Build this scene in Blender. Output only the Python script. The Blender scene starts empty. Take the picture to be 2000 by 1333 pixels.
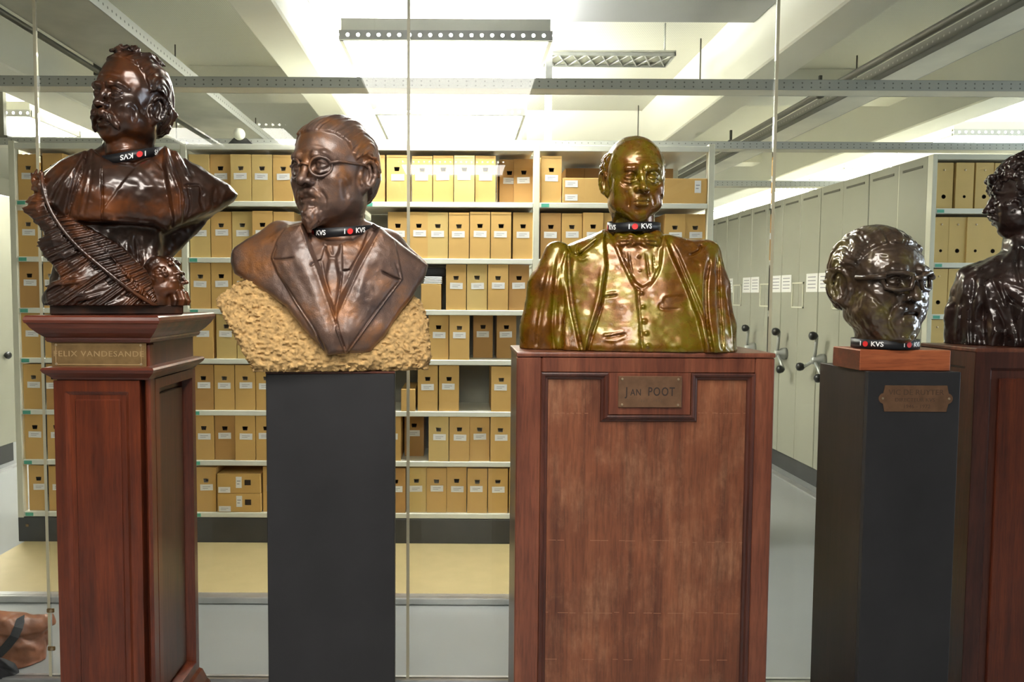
import bpy, bmesh, math, random
import numpy as np
from mathutils import Vector, Matrix

R = math.radians
PI = math.pi
scene = bpy.context.scene
COL = scene.collection
random.seed(7)

# ---------------------------------------------------------------- camera, light, exposure
FOC, PPX, PPY = 1550.0, 900.0, 666.5          # focal length and principal point for a 2000x1333 frame
CAM_H = 1.46
PITCH = math.atan((666.5 - 577.0) / FOC)
ROLL = R(0.3)
cam_data = bpy.data.cameras.new('camera')
cam = bpy.data.objects.new('camera', cam_data)
COL.objects.link(cam)
CAM_R = (Matrix.Rotation(R(90) - PITCH, 3, 'X') @ Matrix.Rotation(ROLL, 3, 'Z'))
cam.matrix_world = Matrix.Translation((0, 0, CAM_H)) @ CAM_R.to_4x4()
cam_data.sensor_width = 36.0
cam_data.lens = FOC / 2000.0 * 36.0
cam_data.shift_x = (1000.0 - PPX) / 2000.0
cam_data.clip_start = 0.05
scene.camera = cam

world = bpy.data.worlds.new('world')
scene.world = world
world.use_nodes = True
world.node_tree.nodes['Background'].inputs[0].default_value = (0.95, 0.95, 0.9, 1)
world.node_tree.nodes['Background'].inputs[1].default_value = 0.25

LAMP_EMIT = 22.0                                # fluorescent panels
DAY_POWER = 130.0                               # daylight through the side window of the front room
FRONT_LAMPS = [(-0.61, 0.6, 'nearest in middle row'), (-0.61, -1.1, 'second in middle row'), (-0.61, -2.8, 'farthest in middle row'), (-2.45, -1.1, 'single one at left')]
scene.view_settings.view_transform = 'Standard'
scene.view_settings.look = 'None'
scene.view_settings.gamma = 1.0
scene.view_settings.use_curve_mapping = False
scene.view_settings.exposure = 0.84
scene.cycles.use_denoising = True
scene.cycles.max_bounces = 8
scene.cycles.transparent_max_bounces = 12
scene.cycles.sample_clamp_indirect = 6.0

def P(px, py, Y):
    """world point seen at pixel (px, py) that lies on the plane y = Y"""
    d = CAM_R @ Vector(((px - PPX) / FOC, (PPY - py) / FOC, -1.0))
    t = Y / d.y
    return Vector((d.x * t, Y, CAM_H + d.z * t))

# ---------------------------------------------------------------- materials
def nodes_of(name):
    m = bpy.data.materials.new(name)
    m.use_nodes = True
    nt = m.node_tree
    return m, nt, nt.nodes['Principled BSDF']

def link(nt, a, b):
    nt.links.new(a, b)

def mapping(nt, scale=(1, 1, 1), rot=(0, 0, 0)):
    tc = nt.nodes.new('ShaderNodeTexCoord')
    mp = nt.nodes.new('ShaderNodeMapping')
    mp.inputs['Scale'].default_value = scale
    mp.inputs['Rotation'].default_value = rot
    link(nt, tc.outputs['Object'], mp.inputs['Vector'])
    return mp.outputs['Vector']

def noise(nt, vec, scale, detail=4, rough=0.55):
    n = nt.nodes.new('ShaderNodeTexNoise')
    n.inputs['Scale'].default_value = scale
    n.inputs['Detail'].default_value = detail
    n.inputs['Roughness'].default_value = rough
    link(nt, vec, n.inputs['Vector'])
    return n.outputs['Fac']

def ramp(nt, fac, stops):
    r = nt.nodes.new('ShaderNodeValToRGB')
    el = r.color_ramp.elements
    while len(el) < len(stops):
        el.new(0.5)
    for e, (p, c) in zip(el, stops):
        e.position = p
        e.color = (c[0], c[1], c[2], 1)
    link(nt, fac, r.inputs['Fac'])
    return r.outputs['Color']

def bump(nt, bsdf, height, strength, dist=0.002):
    b = nt.nodes.new('ShaderNodeBump')
    b.inputs['Strength'].default_value = strength
    b.inputs['Distance'].default_value = dist
    link(nt, height, b.inputs['Height'])
    link(nt, b.outputs['Normal'], bsdf.inputs['Normal'])

def srgb(r, g, b):
    def f(c):
        c /= 255.0
        return c / 12.92 if c <= 0.04045 else ((c + 0.055) / 1.055) ** 2.4
    return (f(r), f(g), f(b))

def plain(name, col, rough=0.5, metal=0.0, var=0.12, nscale=6.0, bmp=0.0, bscale=200.0, coat=0.0, spec=0.5):
    m, nt, b = nodes_of(name)
    v = mapping(nt)
    f = noise(nt, v, nscale)
    lo = tuple(c * (1 - var) for c in col)
    hi = tuple(min(1, c * (1 + var)) for c in col)
    link(nt, ramp(nt, f, [(0.3, lo), (0.7, hi)]), b.inputs['Base Color'])
    b.inputs['Roughness'].default_value = rough
    b.inputs['Metallic'].default_value = metal
    b.inputs['Coat Weight'].default_value = coat
    b.inputs['Coat Roughness'].default_value = 0.15
    b.inputs['Specular IOR Level'].default_value = spec
    if bmp > 0:
        bump(nt, b, noise(nt, v, bscale, 3), bmp)
    return m

def wood(name, c0, c1, c2, rough=0.35, axis=2, coat=0.25, worn=None):
    m, nt, b = nodes_of(name)
    sc = [26, 26, 26]
    sc[axis] = 1.3
    v = mapping(nt, tuple(sc))
    f = noise(nt, v, 1.0, 6, 0.65)
    col = ramp(nt, f, [(0.25, c0), (0.5, c1), (0.78, c2)])
    v2 = mapping(nt)
    f2 = noise(nt, v2, 4.5, 3)
    mx = nt.nodes.new('ShaderNodeMix')
    mx.data_type = 'RGBA'
    mx.blend_type = 'MULTIPLY'
    mx.inputs[0].default_value = 0.75
    link(nt, col, mx.inputs[6])
    link(nt, ramp(nt, f2, [(0.3, (0.55, 0.5, 0.5)), (0.68, (1, 1, 1))]), mx.inputs[7])
    out = mx.outputs[2]
    sg = [170, 170, 170]
    sg[axis] = 14
    f4 = noise(nt, mapping(nt, tuple(sg)), 1.0, 3, 0.6)
    mg = nt.nodes.new('ShaderNodeMix')
    mg.data_type = 'RGBA'
    mg.blend_type = 'MULTIPLY'
    mg.inputs[0].default_value = 0.8
    link(nt, out, mg.inputs[6])
    link(nt, ramp(nt, f4, [(0.32, (0.62, 0.58, 0.56)), (0.55, (1, 1, 1))]), mg.inputs[7])
    out = mg.outputs[2]
    if worn:
        f3 = noise(nt, mapping(nt, (1, 1, 0.7)), 5.0, 8, 0.75)
        mw = nt.nodes.new('ShaderNodeMix')
        mw.data_type = 'RGBA'
        fs = noise(nt, mapping(nt, (60, 60, 9)), 1.0, 4, 0.7)
        mm = nt.nodes.new('ShaderNodeMath')
        mm.operation = 'MULTIPLY'
        link(nt, ramp(nt, f3, [(0.46, (0, 0, 0)), (0.8, (0.75, 0.75, 0.75))]), mm.inputs[0])
        link(nt, ramp(nt, fs, [(0.38, (0.15, 0.15, 0.15)), (0.62, (1, 1, 1))]), mm.inputs[1])
        link(nt, mm.outputs[0], mw.inputs[0])
        link(nt, out, mw.inputs[6])
        mw.inputs[7].default_value = (*worn, 1)
        out = mw.outputs[2]
    link(nt, out, b.inputs['Base Color'])
    b.inputs['Roughness'].default_value = rough
    b.inputs['Coat Weight'].default_value = coat
    b.inputs['Coat Roughness'].default_value = 0.22
    bump(nt, b, f, 0.12, 0.001)
    return m

def bronze(name, stops, rough=0.38, metal=0.3, nscale=9.0, bmp=0.35, bscale=120.0, coat=0.8, detail=5, coat_rough=0.13):
    m, nt, b = nodes_of(name)
    v = mapping(nt)
    f = noise(nt, v, nscale, detail, 0.6)
    link(nt, ramp(nt, f, stops), b.inputs['Base Color'])
    f2 = noise(nt, v, nscale * 3.1, 4)
    rr = nt.nodes.new('ShaderNodeMapRange')
    rr.inputs['To Min'].default_value = rough - 0.08
    rr.inputs['To Max'].default_value = rough + 0.12
    link(nt, f2, rr.inputs['Value'])
    link(nt, rr.outputs['Result'], b.inputs['Roughness'])
    b.inputs['Metallic'].default_value = metal
    b.inputs['Coat Weight'].default_value = coat
    b.inputs['Coat Roughness'].default_value = coat_rough
    bump(nt, b, noise(nt, v, bscale, 5, 0.6), bmp, 0.0015)
    return m

M = {}
M['bronze_brown'] = bronze('dark_brown_bronze', [(0.3, srgb(32, 19, 15)), (0.5, srgb(56, 32, 20)), (0.7, srgb(112, 58, 16))], 0.30, nscale=7, bscale=90, bmp=0.2, coat=0.6)
M['bronze_mottled'] = bronze('mottled_brown_bronze', [(0.3, srgb(64, 46, 42)), (0.5, srgb(106, 78, 64)), (0.72, srgb(150, 92, 36))], 0.45, metal=0.6, bscale=300, bmp=1.0, coat=1.0, coat_rough=0.36)
M['bronze_olive'] = bronze('olive_gold_bronze', [(0.28, srgb(64, 38, 9)), (0.45, srgb(114, 68, 6)), (0.58, srgb(112, 96, 0)), (0.75, srgb(128, 68, 12))], 0.26, metal=0.36, nscale=10, bscale=150, bmp=0.25, coat=0.5)
M['bronze_green'] = bronze('dark_green_brown_bronze', [(0.3, srgb(42, 33, 27)), (0.52, srgb(76, 58, 44)), (0.72, srgb(106, 96, 46))], 0.30, nscale=13, bscale=130, bmp=0.3)
M['bronze_black'] = bronze('blackish_brown_bronze', [(0.3, srgb(32, 22, 20)), (0.55, srgb(54, 36, 32)), (0.75, srgb(76, 50, 44))], 0.28, bscale=90, bmp=0.2)
M['stone'] = plain('rough_sandstone', srgb(178, 144, 94), 0.9, var=0.34, nscale=70, bmp=0.9, bscale=200)
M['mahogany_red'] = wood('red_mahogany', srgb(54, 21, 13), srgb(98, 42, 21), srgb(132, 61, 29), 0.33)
M['mahogany_flat'] = wood('red_mahogany_horizontal', srgb(60, 24, 16), srgb(104, 46, 28), srgb(132, 64, 38), 0.33, axis=0)
M['mahogany_worn'] = wood('worn_mahogany', srgb(84, 44, 28), srgb(126, 72, 46), srgb(152, 94, 62), 0.42, worn=srgb(182, 134, 100))
M['mahogany_frame'] = wood('brown_mahogany', srgb(74, 36, 26), srgb(120, 66, 46), srgb(146, 88, 62), 0.38)
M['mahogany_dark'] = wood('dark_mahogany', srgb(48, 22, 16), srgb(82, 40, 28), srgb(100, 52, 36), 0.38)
M['block_wood'] = wood('orange_brown_wood', srgb(126, 62, 34), srgb(168, 90, 52), srgb(190, 112, 70), 0.45, axis=0)
M['black_paint'] = plain('black_painted_board', srgb(38, 37, 39), 0.5, var=0.2, nscale=5, bmp=0.1, bscale=40, spec=0.35)
M['black_brown'] = wood('dark_stained_board', srgb(30, 21, 18), srgb(42, 30, 25), srgb(50, 35, 29), 0.5, coat=0.05)
M['card'] = plain('kraft_cardboard', srgb(207, 166, 98), 0.75, var=0.07, nscale=5, bmp=0.1, bscale=300)
M['card_dark'] = plain('brown_cardboard', srgb(184, 140, 82), 0.75, var=0.1, nscale=5)
M['card_pale'] = plain('pale_cardboard', srgb(208, 178, 112), 0.75, var=0.07, nscale=5)
M['hole_paper'] = plain('papers_in_box', srgb(176, 166, 150), 0.8, var=0.3, nscale=40)
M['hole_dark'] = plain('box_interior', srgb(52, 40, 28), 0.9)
M['paper'] = plain('white_paper', srgb(236, 234, 230), 0.7, var=0.03)
M['ink'] = plain('grey_print', srgb(130, 130, 136), 0.8)
M['steel_cream'] = plain('cream_enamelled_steel', srgb(214, 212, 192), 0.4, var=0.04)
M['steel_panel'] = plain('greenish_grey_panel', srgb(150, 149, 134), 0.38, var=0.04, nscale=2)
M['steel_shelf'] = plain('pale_enamelled_shelf', srgb(226, 226, 212), 0.4, var=0.04)
M['steel_back'] = plain('grey_steel_back', srgb(150, 148, 138), 0.5)
M['plinth_grey'] = plain('charcoal_plinth', srgb(62, 62, 62), 0.45)
M['plastic_black'] = plain('black_plastic', srgb(24, 24, 24), 0.35)
M['teal'] = plain('teal_tag', srgb(88, 170, 146), 0.5)
M['brass_plate'] = plain('aged_brass', srgb(138, 110, 72), 0.42, 0.55, var=0.22, nscale=30)
M['brass_dark'] = plain('dark_brass', srgb(116, 86, 64), 0.45, 0.5, var=0.2, nscale=30)
M['engrave'] = plain('engraved_dark', srgb(48, 32, 24), 0.7)
M['engrave_pale'] = plain('engraved_pale', srgb(176, 146, 102), 0.5, 0.3)
M['engrave_faint'] = plain('engraved_faint', srgb(100, 76, 56), 0.6, 0.2)
M['engrave_faint4'] = plain('engraved_faint_dark', srgb(84, 60, 44), 0.6, 0.2)
M['scratch'] = plain('pale_scratch', srgb(150, 104, 78), 0.6)
M['screw'] = plain('bright_screw', srgb(200, 180, 150), 0.3, 0.8)
M['floor'] = plain('grey_vinyl_floor', srgb(140, 142, 142), 0.3, var=0.05, nscale=2)
M['deck'] = plain('beige_deck', srgb(186, 168, 122), 0.5, var=0.05, nscale=8)
M['alu'] = plain('aluminium', srgb(205, 205, 205), 0.3, 0.7)
M['wall'] = plain('cream_wall', srgb(222, 221, 208), 0.7, var=0.03)
M['wall_dim'] = plain('grey_brown_wall', srgb(104, 96, 86), 0.7, var=0.05)
M['beam'] = plain('painted_concrete', srgb(230, 229, 218), 0.65, var=0.03, nscale=1.5, bmp=0.1, bscale=60)
M['soffit'] = plain('grey_metal_duct', srgb(112, 112, 116), 0.35, var=0.03)
M['galv'] = plain('galvanised_steel', srgb(168, 170, 166), 0.42, 0.45, var=0.12, nscale=14)
M['galv_dark'] = plain('dull_grey_steel', srgb(84, 82, 72), 0.5, 0.3, var=0.12, nscale=14)
M['tray_white'] = plain('white_cable_tray', srgb(222, 220, 206), 0.5, var=0.06)
M['tray_grey'] = plain('grey_tray', srgb(176, 176, 164), 0.45, 0.2, var=0.12, nscale=5)
M['ribbon'] = plain('black_ribbon', srgb(20, 20, 24), 0.45)
M['print_white'] = plain('white_print', srgb(238, 238, 238), 0.5)
M['print_red'] = plain('red_print', srgb(214, 44, 44), 0.5)
M['leather'] = plain('tan_leather', srgb(128, 78, 52), 0.42, var=0.35, nscale=9, bmp=0.4, bscale=90)
M['cloth_black'] = plain('black_cloth', srgb(34, 34, 38), 0.7, bmp=0.3, bscale=300)
M['seal'] = plain('pale_glass_edge', srgb(206, 200, 172), 0.35, var=0.02)

def mat_ceiling():
    m, nt, b = nodes_of('perforated_ceiling_sheet')
    v = mapping(nt, (1, 1, 1))
    vo = nt.nodes.new('ShaderNodeTexVoronoi')
    vo.inputs['Scale'].default_value = 80.0
    vo.inputs['Randomness'].default_value = 0.0
    link(nt, v, vo.inputs['Vector'])
    link(nt, ramp(nt, vo.outputs['Distance'], [(0.26, srgb(168, 167, 154)), (0.34, srgb(222, 221, 208))]), b.inputs['Base Color'])
    b.inputs['Roughness'].default_value = 0.6
    return m
M['ceiling'] = mat_ceiling()

def mat_holes(name, base, hole, axis, freq, rad, rows=(0.5,), zf=1.0, metal=0.3, emit=0.0):
    """steel with rows of punched holes (too small in the photograph to be cut); axis = run of the rows, height across them is z"""
    m, nt, b = nodes_of(name)
    tc = nt.nodes.new('ShaderNodeTexCoord')
    sp = nt.nodes.new('ShaderNodeSeparateXYZ')
    link(nt, tc.outputs['Object'], sp.inputs[0])
    def mth(op, a, c):
        n = nt.nodes.new('ShaderNodeMath'); n.operation = op
        for i, q in enumerate((a, c)):
            if isinstance(q, (int, float)): n.inputs[i].default_value = q
            elif q is not None: link(nt, q, n.inputs[i])
        return n.outputs[0]
    u = mth('SUBTRACT', mth('FRACT', mth('MULTIPLY', sp.outputs[axis], freq), None), 0.5)
    fac = None
    for k, z in enumerate(rows):
        w = mth('MULTIPLY', mth('SUBTRACT', sp.outputs[2], z), freq)
        d = mth('SQRT', mth('ADD', mth('MULTIPLY', u, u), mth('MULTIPLY', w, w)), None)
        h = mth('LESS_THAN', d, rad)
        fac = h if fac is None else mth('MAXIMUM', fac, h)
    mx = nt.nodes.new('ShaderNodeMix')
    mx.data_type = 'RGBA'
    link(nt, fac, mx.inputs[0])
    mx.inputs[6].default_value = (*base, 1)
    mx.inputs[7].default_value = (*hole, 1)
    link(nt, mx.outputs[2], b.inputs['Base Color'])
    b.inputs['Roughness'].default_value = 0.45
    b.inputs['Metallic'].default_value = metal
    if emit:
        b.inputs['Emission Color'].default_value = (1, 0.98, 0.92, 1)
        link(nt, mth('MULTIPLY', fac, emit), b.inputs['Emission Strength'])
    return m
M['holes_x'] = mat_holes('punched_steel_cross_run', srgb(186, 188, 182), srgb(116, 116, 110), 0, 24.0, 0.09, (0.012, 0.032))
M['holes_y'] = mat_holes('punched_steel_long_run', srgb(178, 180, 174), srgb(90, 90, 84), 1, 24.0, 0.14, (0.03,))
M['rail_holes'] = mat_holes('punched_dull_rail', srgb(104, 102, 92), srgb(150, 148, 138), 1, 24.0, 0.12, (0.025,))
M['lamp_edge'] = mat_holes('lamp_louvre_edge', srgb(190, 190, 186), (1, 1, 1), 0, 19.0, 0.17, (0.004,), 1.0, 0.2, LAMP_EMIT)

def mat_emit(name, col, s):
    m, nt, b = nodes_of(name)
    b.inputs['Base Color'].default_value = (*col, 1)
    b.inputs['Emission Color'].default_value = (*col, 1)
    b.inputs['Emission Strength'].default_value = s
    b.inputs['Roughness'].default_value = 0.4
    return m
M['uplight_fill'] = mat_emit('added_uplight_glow', (1.0, 0.985, 0.945), LAMP_EMIT * 2.2)  # glow of the added top panels, raised to lift the ceiling
M['lamp_front'] = mat_emit('front_room_diffuser', (1.0, 0.97, 0.9), LAMP_EMIT * 0.57)
M['lamp'] = mat_emit('lit_diffuser', (1.0, 0.985, 0.945), LAMP_EMIT)

def mat_glass():
    m = bpy.data.materials.new('clear_pane')
    m.use_nodes = True
    nt = m.node_tree
    nt.nodes.clear()
    out = nt.nodes.new('ShaderNodeOutputMaterial')
    tr = nt.nodes.new('ShaderNodeBsdfTransparent')
    tr.inputs['Color'].default_value = (0.965, 0.975, 0.955, 1)
    gl = nt.nodes.new('ShaderNodeBsdfGlossy')
    gl.inputs['Roughness'].default_value = 0.01
    fr = nt.nodes.new('ShaderNodeFresnel')
    fr.inputs['IOR'].default_value = 1.32
    mx = nt.nodes.new('ShaderNodeMixShader')
    link(nt, fr.outputs[0], mx.inputs[0])
    link(nt, tr.outputs[0], mx.inputs[1])
    link(nt, gl.outputs[0], mx.inputs[2])
    link(nt, mx.outputs[0], out.inputs['Surface'])
    return m
M['glass'] = mat_glass()

# ---------------------------------------------------------------- object helpers
def obj(name, bm_or_me, mat, parent=None, loc=None, smooth=False):
    if isinstance(bm_or_me, bmesh.types.BMesh):
        me = bpy.data.meshes.new(name)
        bmesh.ops.recalc_face_normals(bm_or_me, faces=bm_or_me.faces[:])
        bm_or_me.to_mesh(me)
        bm_or_me.free()
    else:
        me = bm_or_me
    if mat is not None:
        for mm in (mat if isinstance(mat, (list, tuple)) else [mat]):
            me.materials.append(mm)
    if smooth:
        me.polygons.foreach_set('use_smooth', [True] * len(me.polygons))
    o = bpy.data.objects.new(name, me)
    COL.objects.link(o)
    if parent:
        o.parent = parent
    if loc:
        o.location = loc
    return o

def tag(o, label=None, cat=None, group=None, kind=None):
    if label: o['label'] = label
    if cat: o['category'] = cat
    if group: o['group'] = group
    if kind: o['kind'] = kind
    return o

def empty(name, loc=(0, 0, 0), rz=0.0):
    o = bpy.data.objects.new(name, None)
    COL.objects.link(o)
    o.location = loc
    o.rotation_euler = (0, 0, rz)
    o.empty_display_size = 0.05
    return o

def box(bm, x0, x1, y0, y1, z0, z1, bev=0.0, mi=0, segs=1):
    vs = [bm.verts.new(p) for p in ((x0, y0, z0), (x1, y0, z0), (x1, y1, z0), (x0, y1, z0),
                                    (x0, y0, z1), (x1, y0, z1), (x1, y1, z1), (x0, y1, z1))]
    fs = [bm.faces.new([vs[i] for i in q]) for q in
          ((0, 1, 5, 4), (1, 2, 6, 5), (2, 3, 7, 6), (3, 0, 4, 7), (4, 5, 6, 7), (3, 2, 1, 0))]
    for f in fs:
        f.material_index = mi
    if bev > 0:
        es = list({e for f in fs for e in f.edges})
        bmesh.ops.bevel(bm, geom=es, offset=bev, segments=segs, affect='EDGES', profile=0.6)
    return bm

def mbox(name, b, mat, parent=None, bev=0.0, segs=1):
    return obj(name, box(bmesh.new(), *b, bev=bev, segs=segs), mat, parent)

def tube(bm, pts, r, n=10, cap=True, radii=None):
    """round tube along a list of points"""
    pts = [Vector(p) for p in pts]
    rings = []
    for i, p in enumerate(pts):
        d = (pts[min(i + 1, len(pts) - 1)] - pts[max(i - 1, 0)]).normalized()
        a = d.orthogonal().normalized() if i == 0 else (rings_a - d * rings_a.dot(d)).normalized()
        rings_a = a
        b = d.cross(a)
        rr = radii[i] if radii else r
        rings.append([bm.verts.new(p + (a * math.cos(2 * PI * k / n) + b * math.sin(2 * PI * k / n)) * rr) for k in range(n)])
    for r0, r1 in zip(rings, rings[1:]):
        for k in range(n):
            f = bm.faces.new((r0[k], r0[(k + 1) % n], r1[(k + 1) % n], r1[k]))
            f.smooth = True
    if cap:
        bm.faces.new(rings[0][::-1])
        bm.faces.new(rings[-1])
    return bm

def mtube(name, pts, r, mat, parent=None, n=10, radii=None):
    return obj(name, tube(bmesh.new(), pts, r, n, True, radii), mat, parent)

def lathe(bm, prof, n=16, c=(0, 0, 0), axis='Z'):
    rings = []
    for r, h in prof:
        ring = []
        for k in range(n):
            a = 2 * PI * k / n
            if axis == 'Z': v = (c[0] + r * math.cos(a), c[1] + r * math.sin(a), c[2] + h)
            elif axis == 'X': v = (c[0] + h, c[1] + r * math.cos(a), c[2] + r * math.sin(a))
            else: v = (c[0] + r * math.cos(a), c[1] + h, c[2] + r * math.sin(a))
            ring.append(bm.verts.new(v))
        rings.append(ring)
    for r0, r1 in zip(rings, rings[1:]):
        for k in range(n):
            f = bm.faces.new((r0[k], r0[(k + 1) % n], r1[(k + 1) % n], r1[k]))
            f.smooth = True
    bm.faces.new(rings[0][::-1])
    bm.faces.new(rings[-1])
    return bm

def prism(bm, poly, y0, y1, bev=0.0):
    """polygon given in x,z extruded along y"""
    a = [bm.verts.new((x, y0, z)) for x, z in poly]
    b = [bm.verts.new((x, y1, z)) for x, z in poly]
    fs = [bm.faces.new(a), bm.faces.new(b[::-1])]
    n = len(poly)
    for i in range(n):
        fs.append(bm.faces.new((a[i], b[i], b[(i + 1) % n], a[(i + 1) % n])))
    if bev > 0:
        es = [e for e in fs[0].edges]
        bmesh.ops.bevel(bm, geom=es, offset=bev, segments=2, affect='EDGES')
    return bm

def text_mesh(s, size, depth=0.0006, spacing=1.0, bold=0.0):
    cu = bpy.data.curves.new('lettering', 'FONT')
    cu.body = s
    cu.size = size
    cu.extrude = depth
    cu.align_x = 'CENTER'
    cu.align_y = 'CENTER'
    cu.space_character = spacing
    cu.resolution_u = 3
    cu.offset = bold * size
    o = bpy.data.objects.new('lettering', cu)
    COL.objects.link(o)
    bpy.context.view_layer.update()
    me = bpy.data.meshes.new_from_object(o.evaluated_get(bpy.context.evaluated_depsgraph_get()))
    bpy.data.objects.remove(o)
    bpy.data.curves.remove(cu)
    me.materials.clear()
    return me

def flat_text(name, s, size, mat, parent, loc, depth=0.0006, spacing=1.0, sx=1.0, bold=0.0):
    """upright lettering facing -y"""
    me = text_mesh(s, size, depth, spacing, bold)
    for v in me.vertices:
        v.co = (v.co.x * sx, -v.co.z, v.co.y)
    return obj(name, me, mat, parent, loc)
# ---------------------------------------------------------------- the room
FLOOR_Z = -0.03
CEIL_Z = 3.21
def struct(name, b, mat, parent=None, bev=0.0):
    o = mbox(name, b, mat, parent, bev)
    if parent is None:
        o['kind'] = 'structure'
    return o

struct('floor', (-7, 7, -5, 13.6, FLOOR_Z - 0.1, FLOOR_Z), M['floor'])
struct('ceiling', (-7, 7, -5, 13.6, CEIL_Z, CEIL_Z + 0.1), M['ceiling'])
struct('wall_back', (-7, 7, 13.6, 13.7, FLOOR_Z, CEIL_Z), M['wall'])
struct('wall_left', (-7.1, -7, -5, 13.6, FLOOR_Z, CEIL_Z), M['wall'])
struct('wall_front', (-7, 7, -5.1, -5, FLOOR_Z, CEIL_Z), M['wall_dim'])
# right wall with a real window opening in the front room
wr = bmesh.new()
WY0, WY1, WZ0, WZ1 = 0.8, 5.6, 0.9, 2.6
box(wr, 7, 7.1, -5, WY0, FLOOR_Z, CEIL_Z); box(wr, 7, 7.1, WY1, 13.6, FLOOR_Z, CEIL_Z)
box(wr, 7, 7.1, WY0, WY1, FLOOR_Z, WZ0); box(wr, 7, 7.1, WY0, WY1, WZ1, CEIL_Z)
tag(obj('wall_right', wr, M['wall']), kind='structure')
wf = bmesh.new()
for y in (WY0, (WY0 + WY1) / 2 - 0.03, WY1 - 0.06):
    box(wf, 7.02, 7.08, y, y + 0.06, WZ0, WZ1)
box(wf, 7.02, 7.08, WY0, WY1, WZ0, WZ0 + 0.06); box(wf, 7.02, 7.08, WY0, WY1, WZ1 - 0.06, WZ1)
tag(obj('window_1', wf, M['steel_cream']), kind='structure')
day = bpy.data.lights.new('daylight', 'AREA')
day.energy = DAY_POWER; day.color = (0.72, 0.85, 1.0); day.shape = 'RECTANGLE'
day.size = WY1 - WY0; day.size_y = WZ1 - WZ0
dayo = bpy.data.objects.new('daylight', day); COL.objects.link(dayo)
dayo.location = (7.2, (WY0 + WY1) / 2, (WZ0 + WZ1) / 2); dayo.rotation_euler = (R(90), 0, R(90))

# concrete beams running into the depth, and the cross beams between them
for x0, x1 in ((-2.98, -2.62), (-1.05, -0.838), (1.69, 1.93), (3.44, 3.72)):
    struct('ceiling_beam', (x0, x1, -5, 13.6, 2.76, CEIL_Z), M['beam'], bev=0.01)
struct('ceiling_beam', (-0.838, 1.69, 3.0, 4.69, 3.042, CEIL_Z - 0.002), M['soffit'], bev=0.006)
struct('ceiling_beam', (-0.838, 1.69, 7.6, 7.9, 2.78, CEIL_Z - 0.002), M['beam'])
for y in (6.2, 9.2):
    struct('ceiling_beam', (-2.62, -1.05, y, y + 0.3, 3.0, CEIL_Z - 0.002), M['beam'])
    struct('ceiling_beam', (1.93, 3.44, y, y + 0.3, 3.0, CEIL_Z - 0.002), M['beam'])

# raised deck with its aluminium edge
deck = struct('deck_platform', (-2.56, 1.46, 3.765, 6.4, FLOOR_Z, 0.0), M['deck'])
eb = bmesh.new(); box(eb, -2.56, 1.46, 3.735, 3.765, FLOOR_Z, 0.003, 0.004); box(eb, -2.56, 1.46, 3.755, 3.80, 0.0, 0.003)
obj('edge_strip', eb, M['alu'], deck)

# ---------------------------------------------------------------- ceiling lights
LIGHT_Z = 2.78
def ceiling_light(x0, x1, y0, y1, label, group='lit fluorescent ceiling lights', uplight=True):
    t = empty('ceiling_light', ((x0 + x1) / 2, (y0 + y1) / 2, LIGHT_Z))
    tag(t, label, 'ceiling light', group)
    hx, hy = (x1 - x0) / 2, (y1 - y0) / 2
    mbox('housing', (-hx - 0.01, hx + 0.01, -hy, hy, 0.012, 0.09), M['steel_shelf'], t)
    mbox('diffuser', (-hx, hx, -hy + 0.02, hy - 0.02, -0.002, 0.012), M['lamp' if uplight else 'lamp_front'], t)
    if uplight: mbox('added_uplight', (-hx * 0.9, hx * 0.9, -hy * 0.8, hy * 0.8, 0.09, 0.1), M['uplight_fill'], t)  # added glowing panel on the housing, brightens the ceiling above
    for s in (-1, 1):
        mbox('louvre_edge', (-hx - 0.02, hx + 0.02, s * hy - 0.012, s * hy + 0.012, -0.02, 0.028), M['lamp_edge'], t)
        mbox('side_rail', (s * (hx + 0.01) - 0.01, s * (hx + 0.01) + 0.01, -hy, hy, -0.02, 0.028), M['steel_shelf'], t)
    for sx in (-0.8, 0.8):
        mtube('suspension_rod', [(sx * hx, hy * 0.9, 0.08), (sx * hx, hy * 0.9, CEIL_Z - LIGHT_Z)], 0.006, M['galv'], t, 6)
    return t
ceiling_light(-0.61, 0.44, 4.14, 4.92, 'large white lit ceiling light nearest the busts, above the shelving')
ceiling_light(-0.61, 0.44, 5.83, 6.77, 'second lit ceiling light behind the large one over the shelving')
ceiling_light(3.95, 5.0, 6.44, 7.2, 'lit ceiling light above the grey mobile units, nearest one')
ceiling_light(3.9, 4.95, 8.14, 8.95, 'lit ceiling light above the grey mobile units, second in the row')
ceiling_light(3.9, 4.95, 9.85, 11.7, 'lit ceiling light above the grey mobile units, third in the row')
ceiling_light(3.9, 4.95, 12.3, 13.1, 'lit ceiling light above the grey mobile units, farthest one')
ceiling_light(-4.3, -3.2, 5.94, 6.7, 'lit ceiling light at the left edge, nearer one')
ceiling_light(-4.3, -3.2, 7.7, 8.5, 'lit ceiling light at the left edge, farther one')
for x0, y0, which in FRONT_LAMPS:
    ceiling_light(x0, x0 + 1.05, y0, y0 + 0.8, 'lit front room ceiling light facing the busts, %s' % which, 'front room lights', False)

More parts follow.
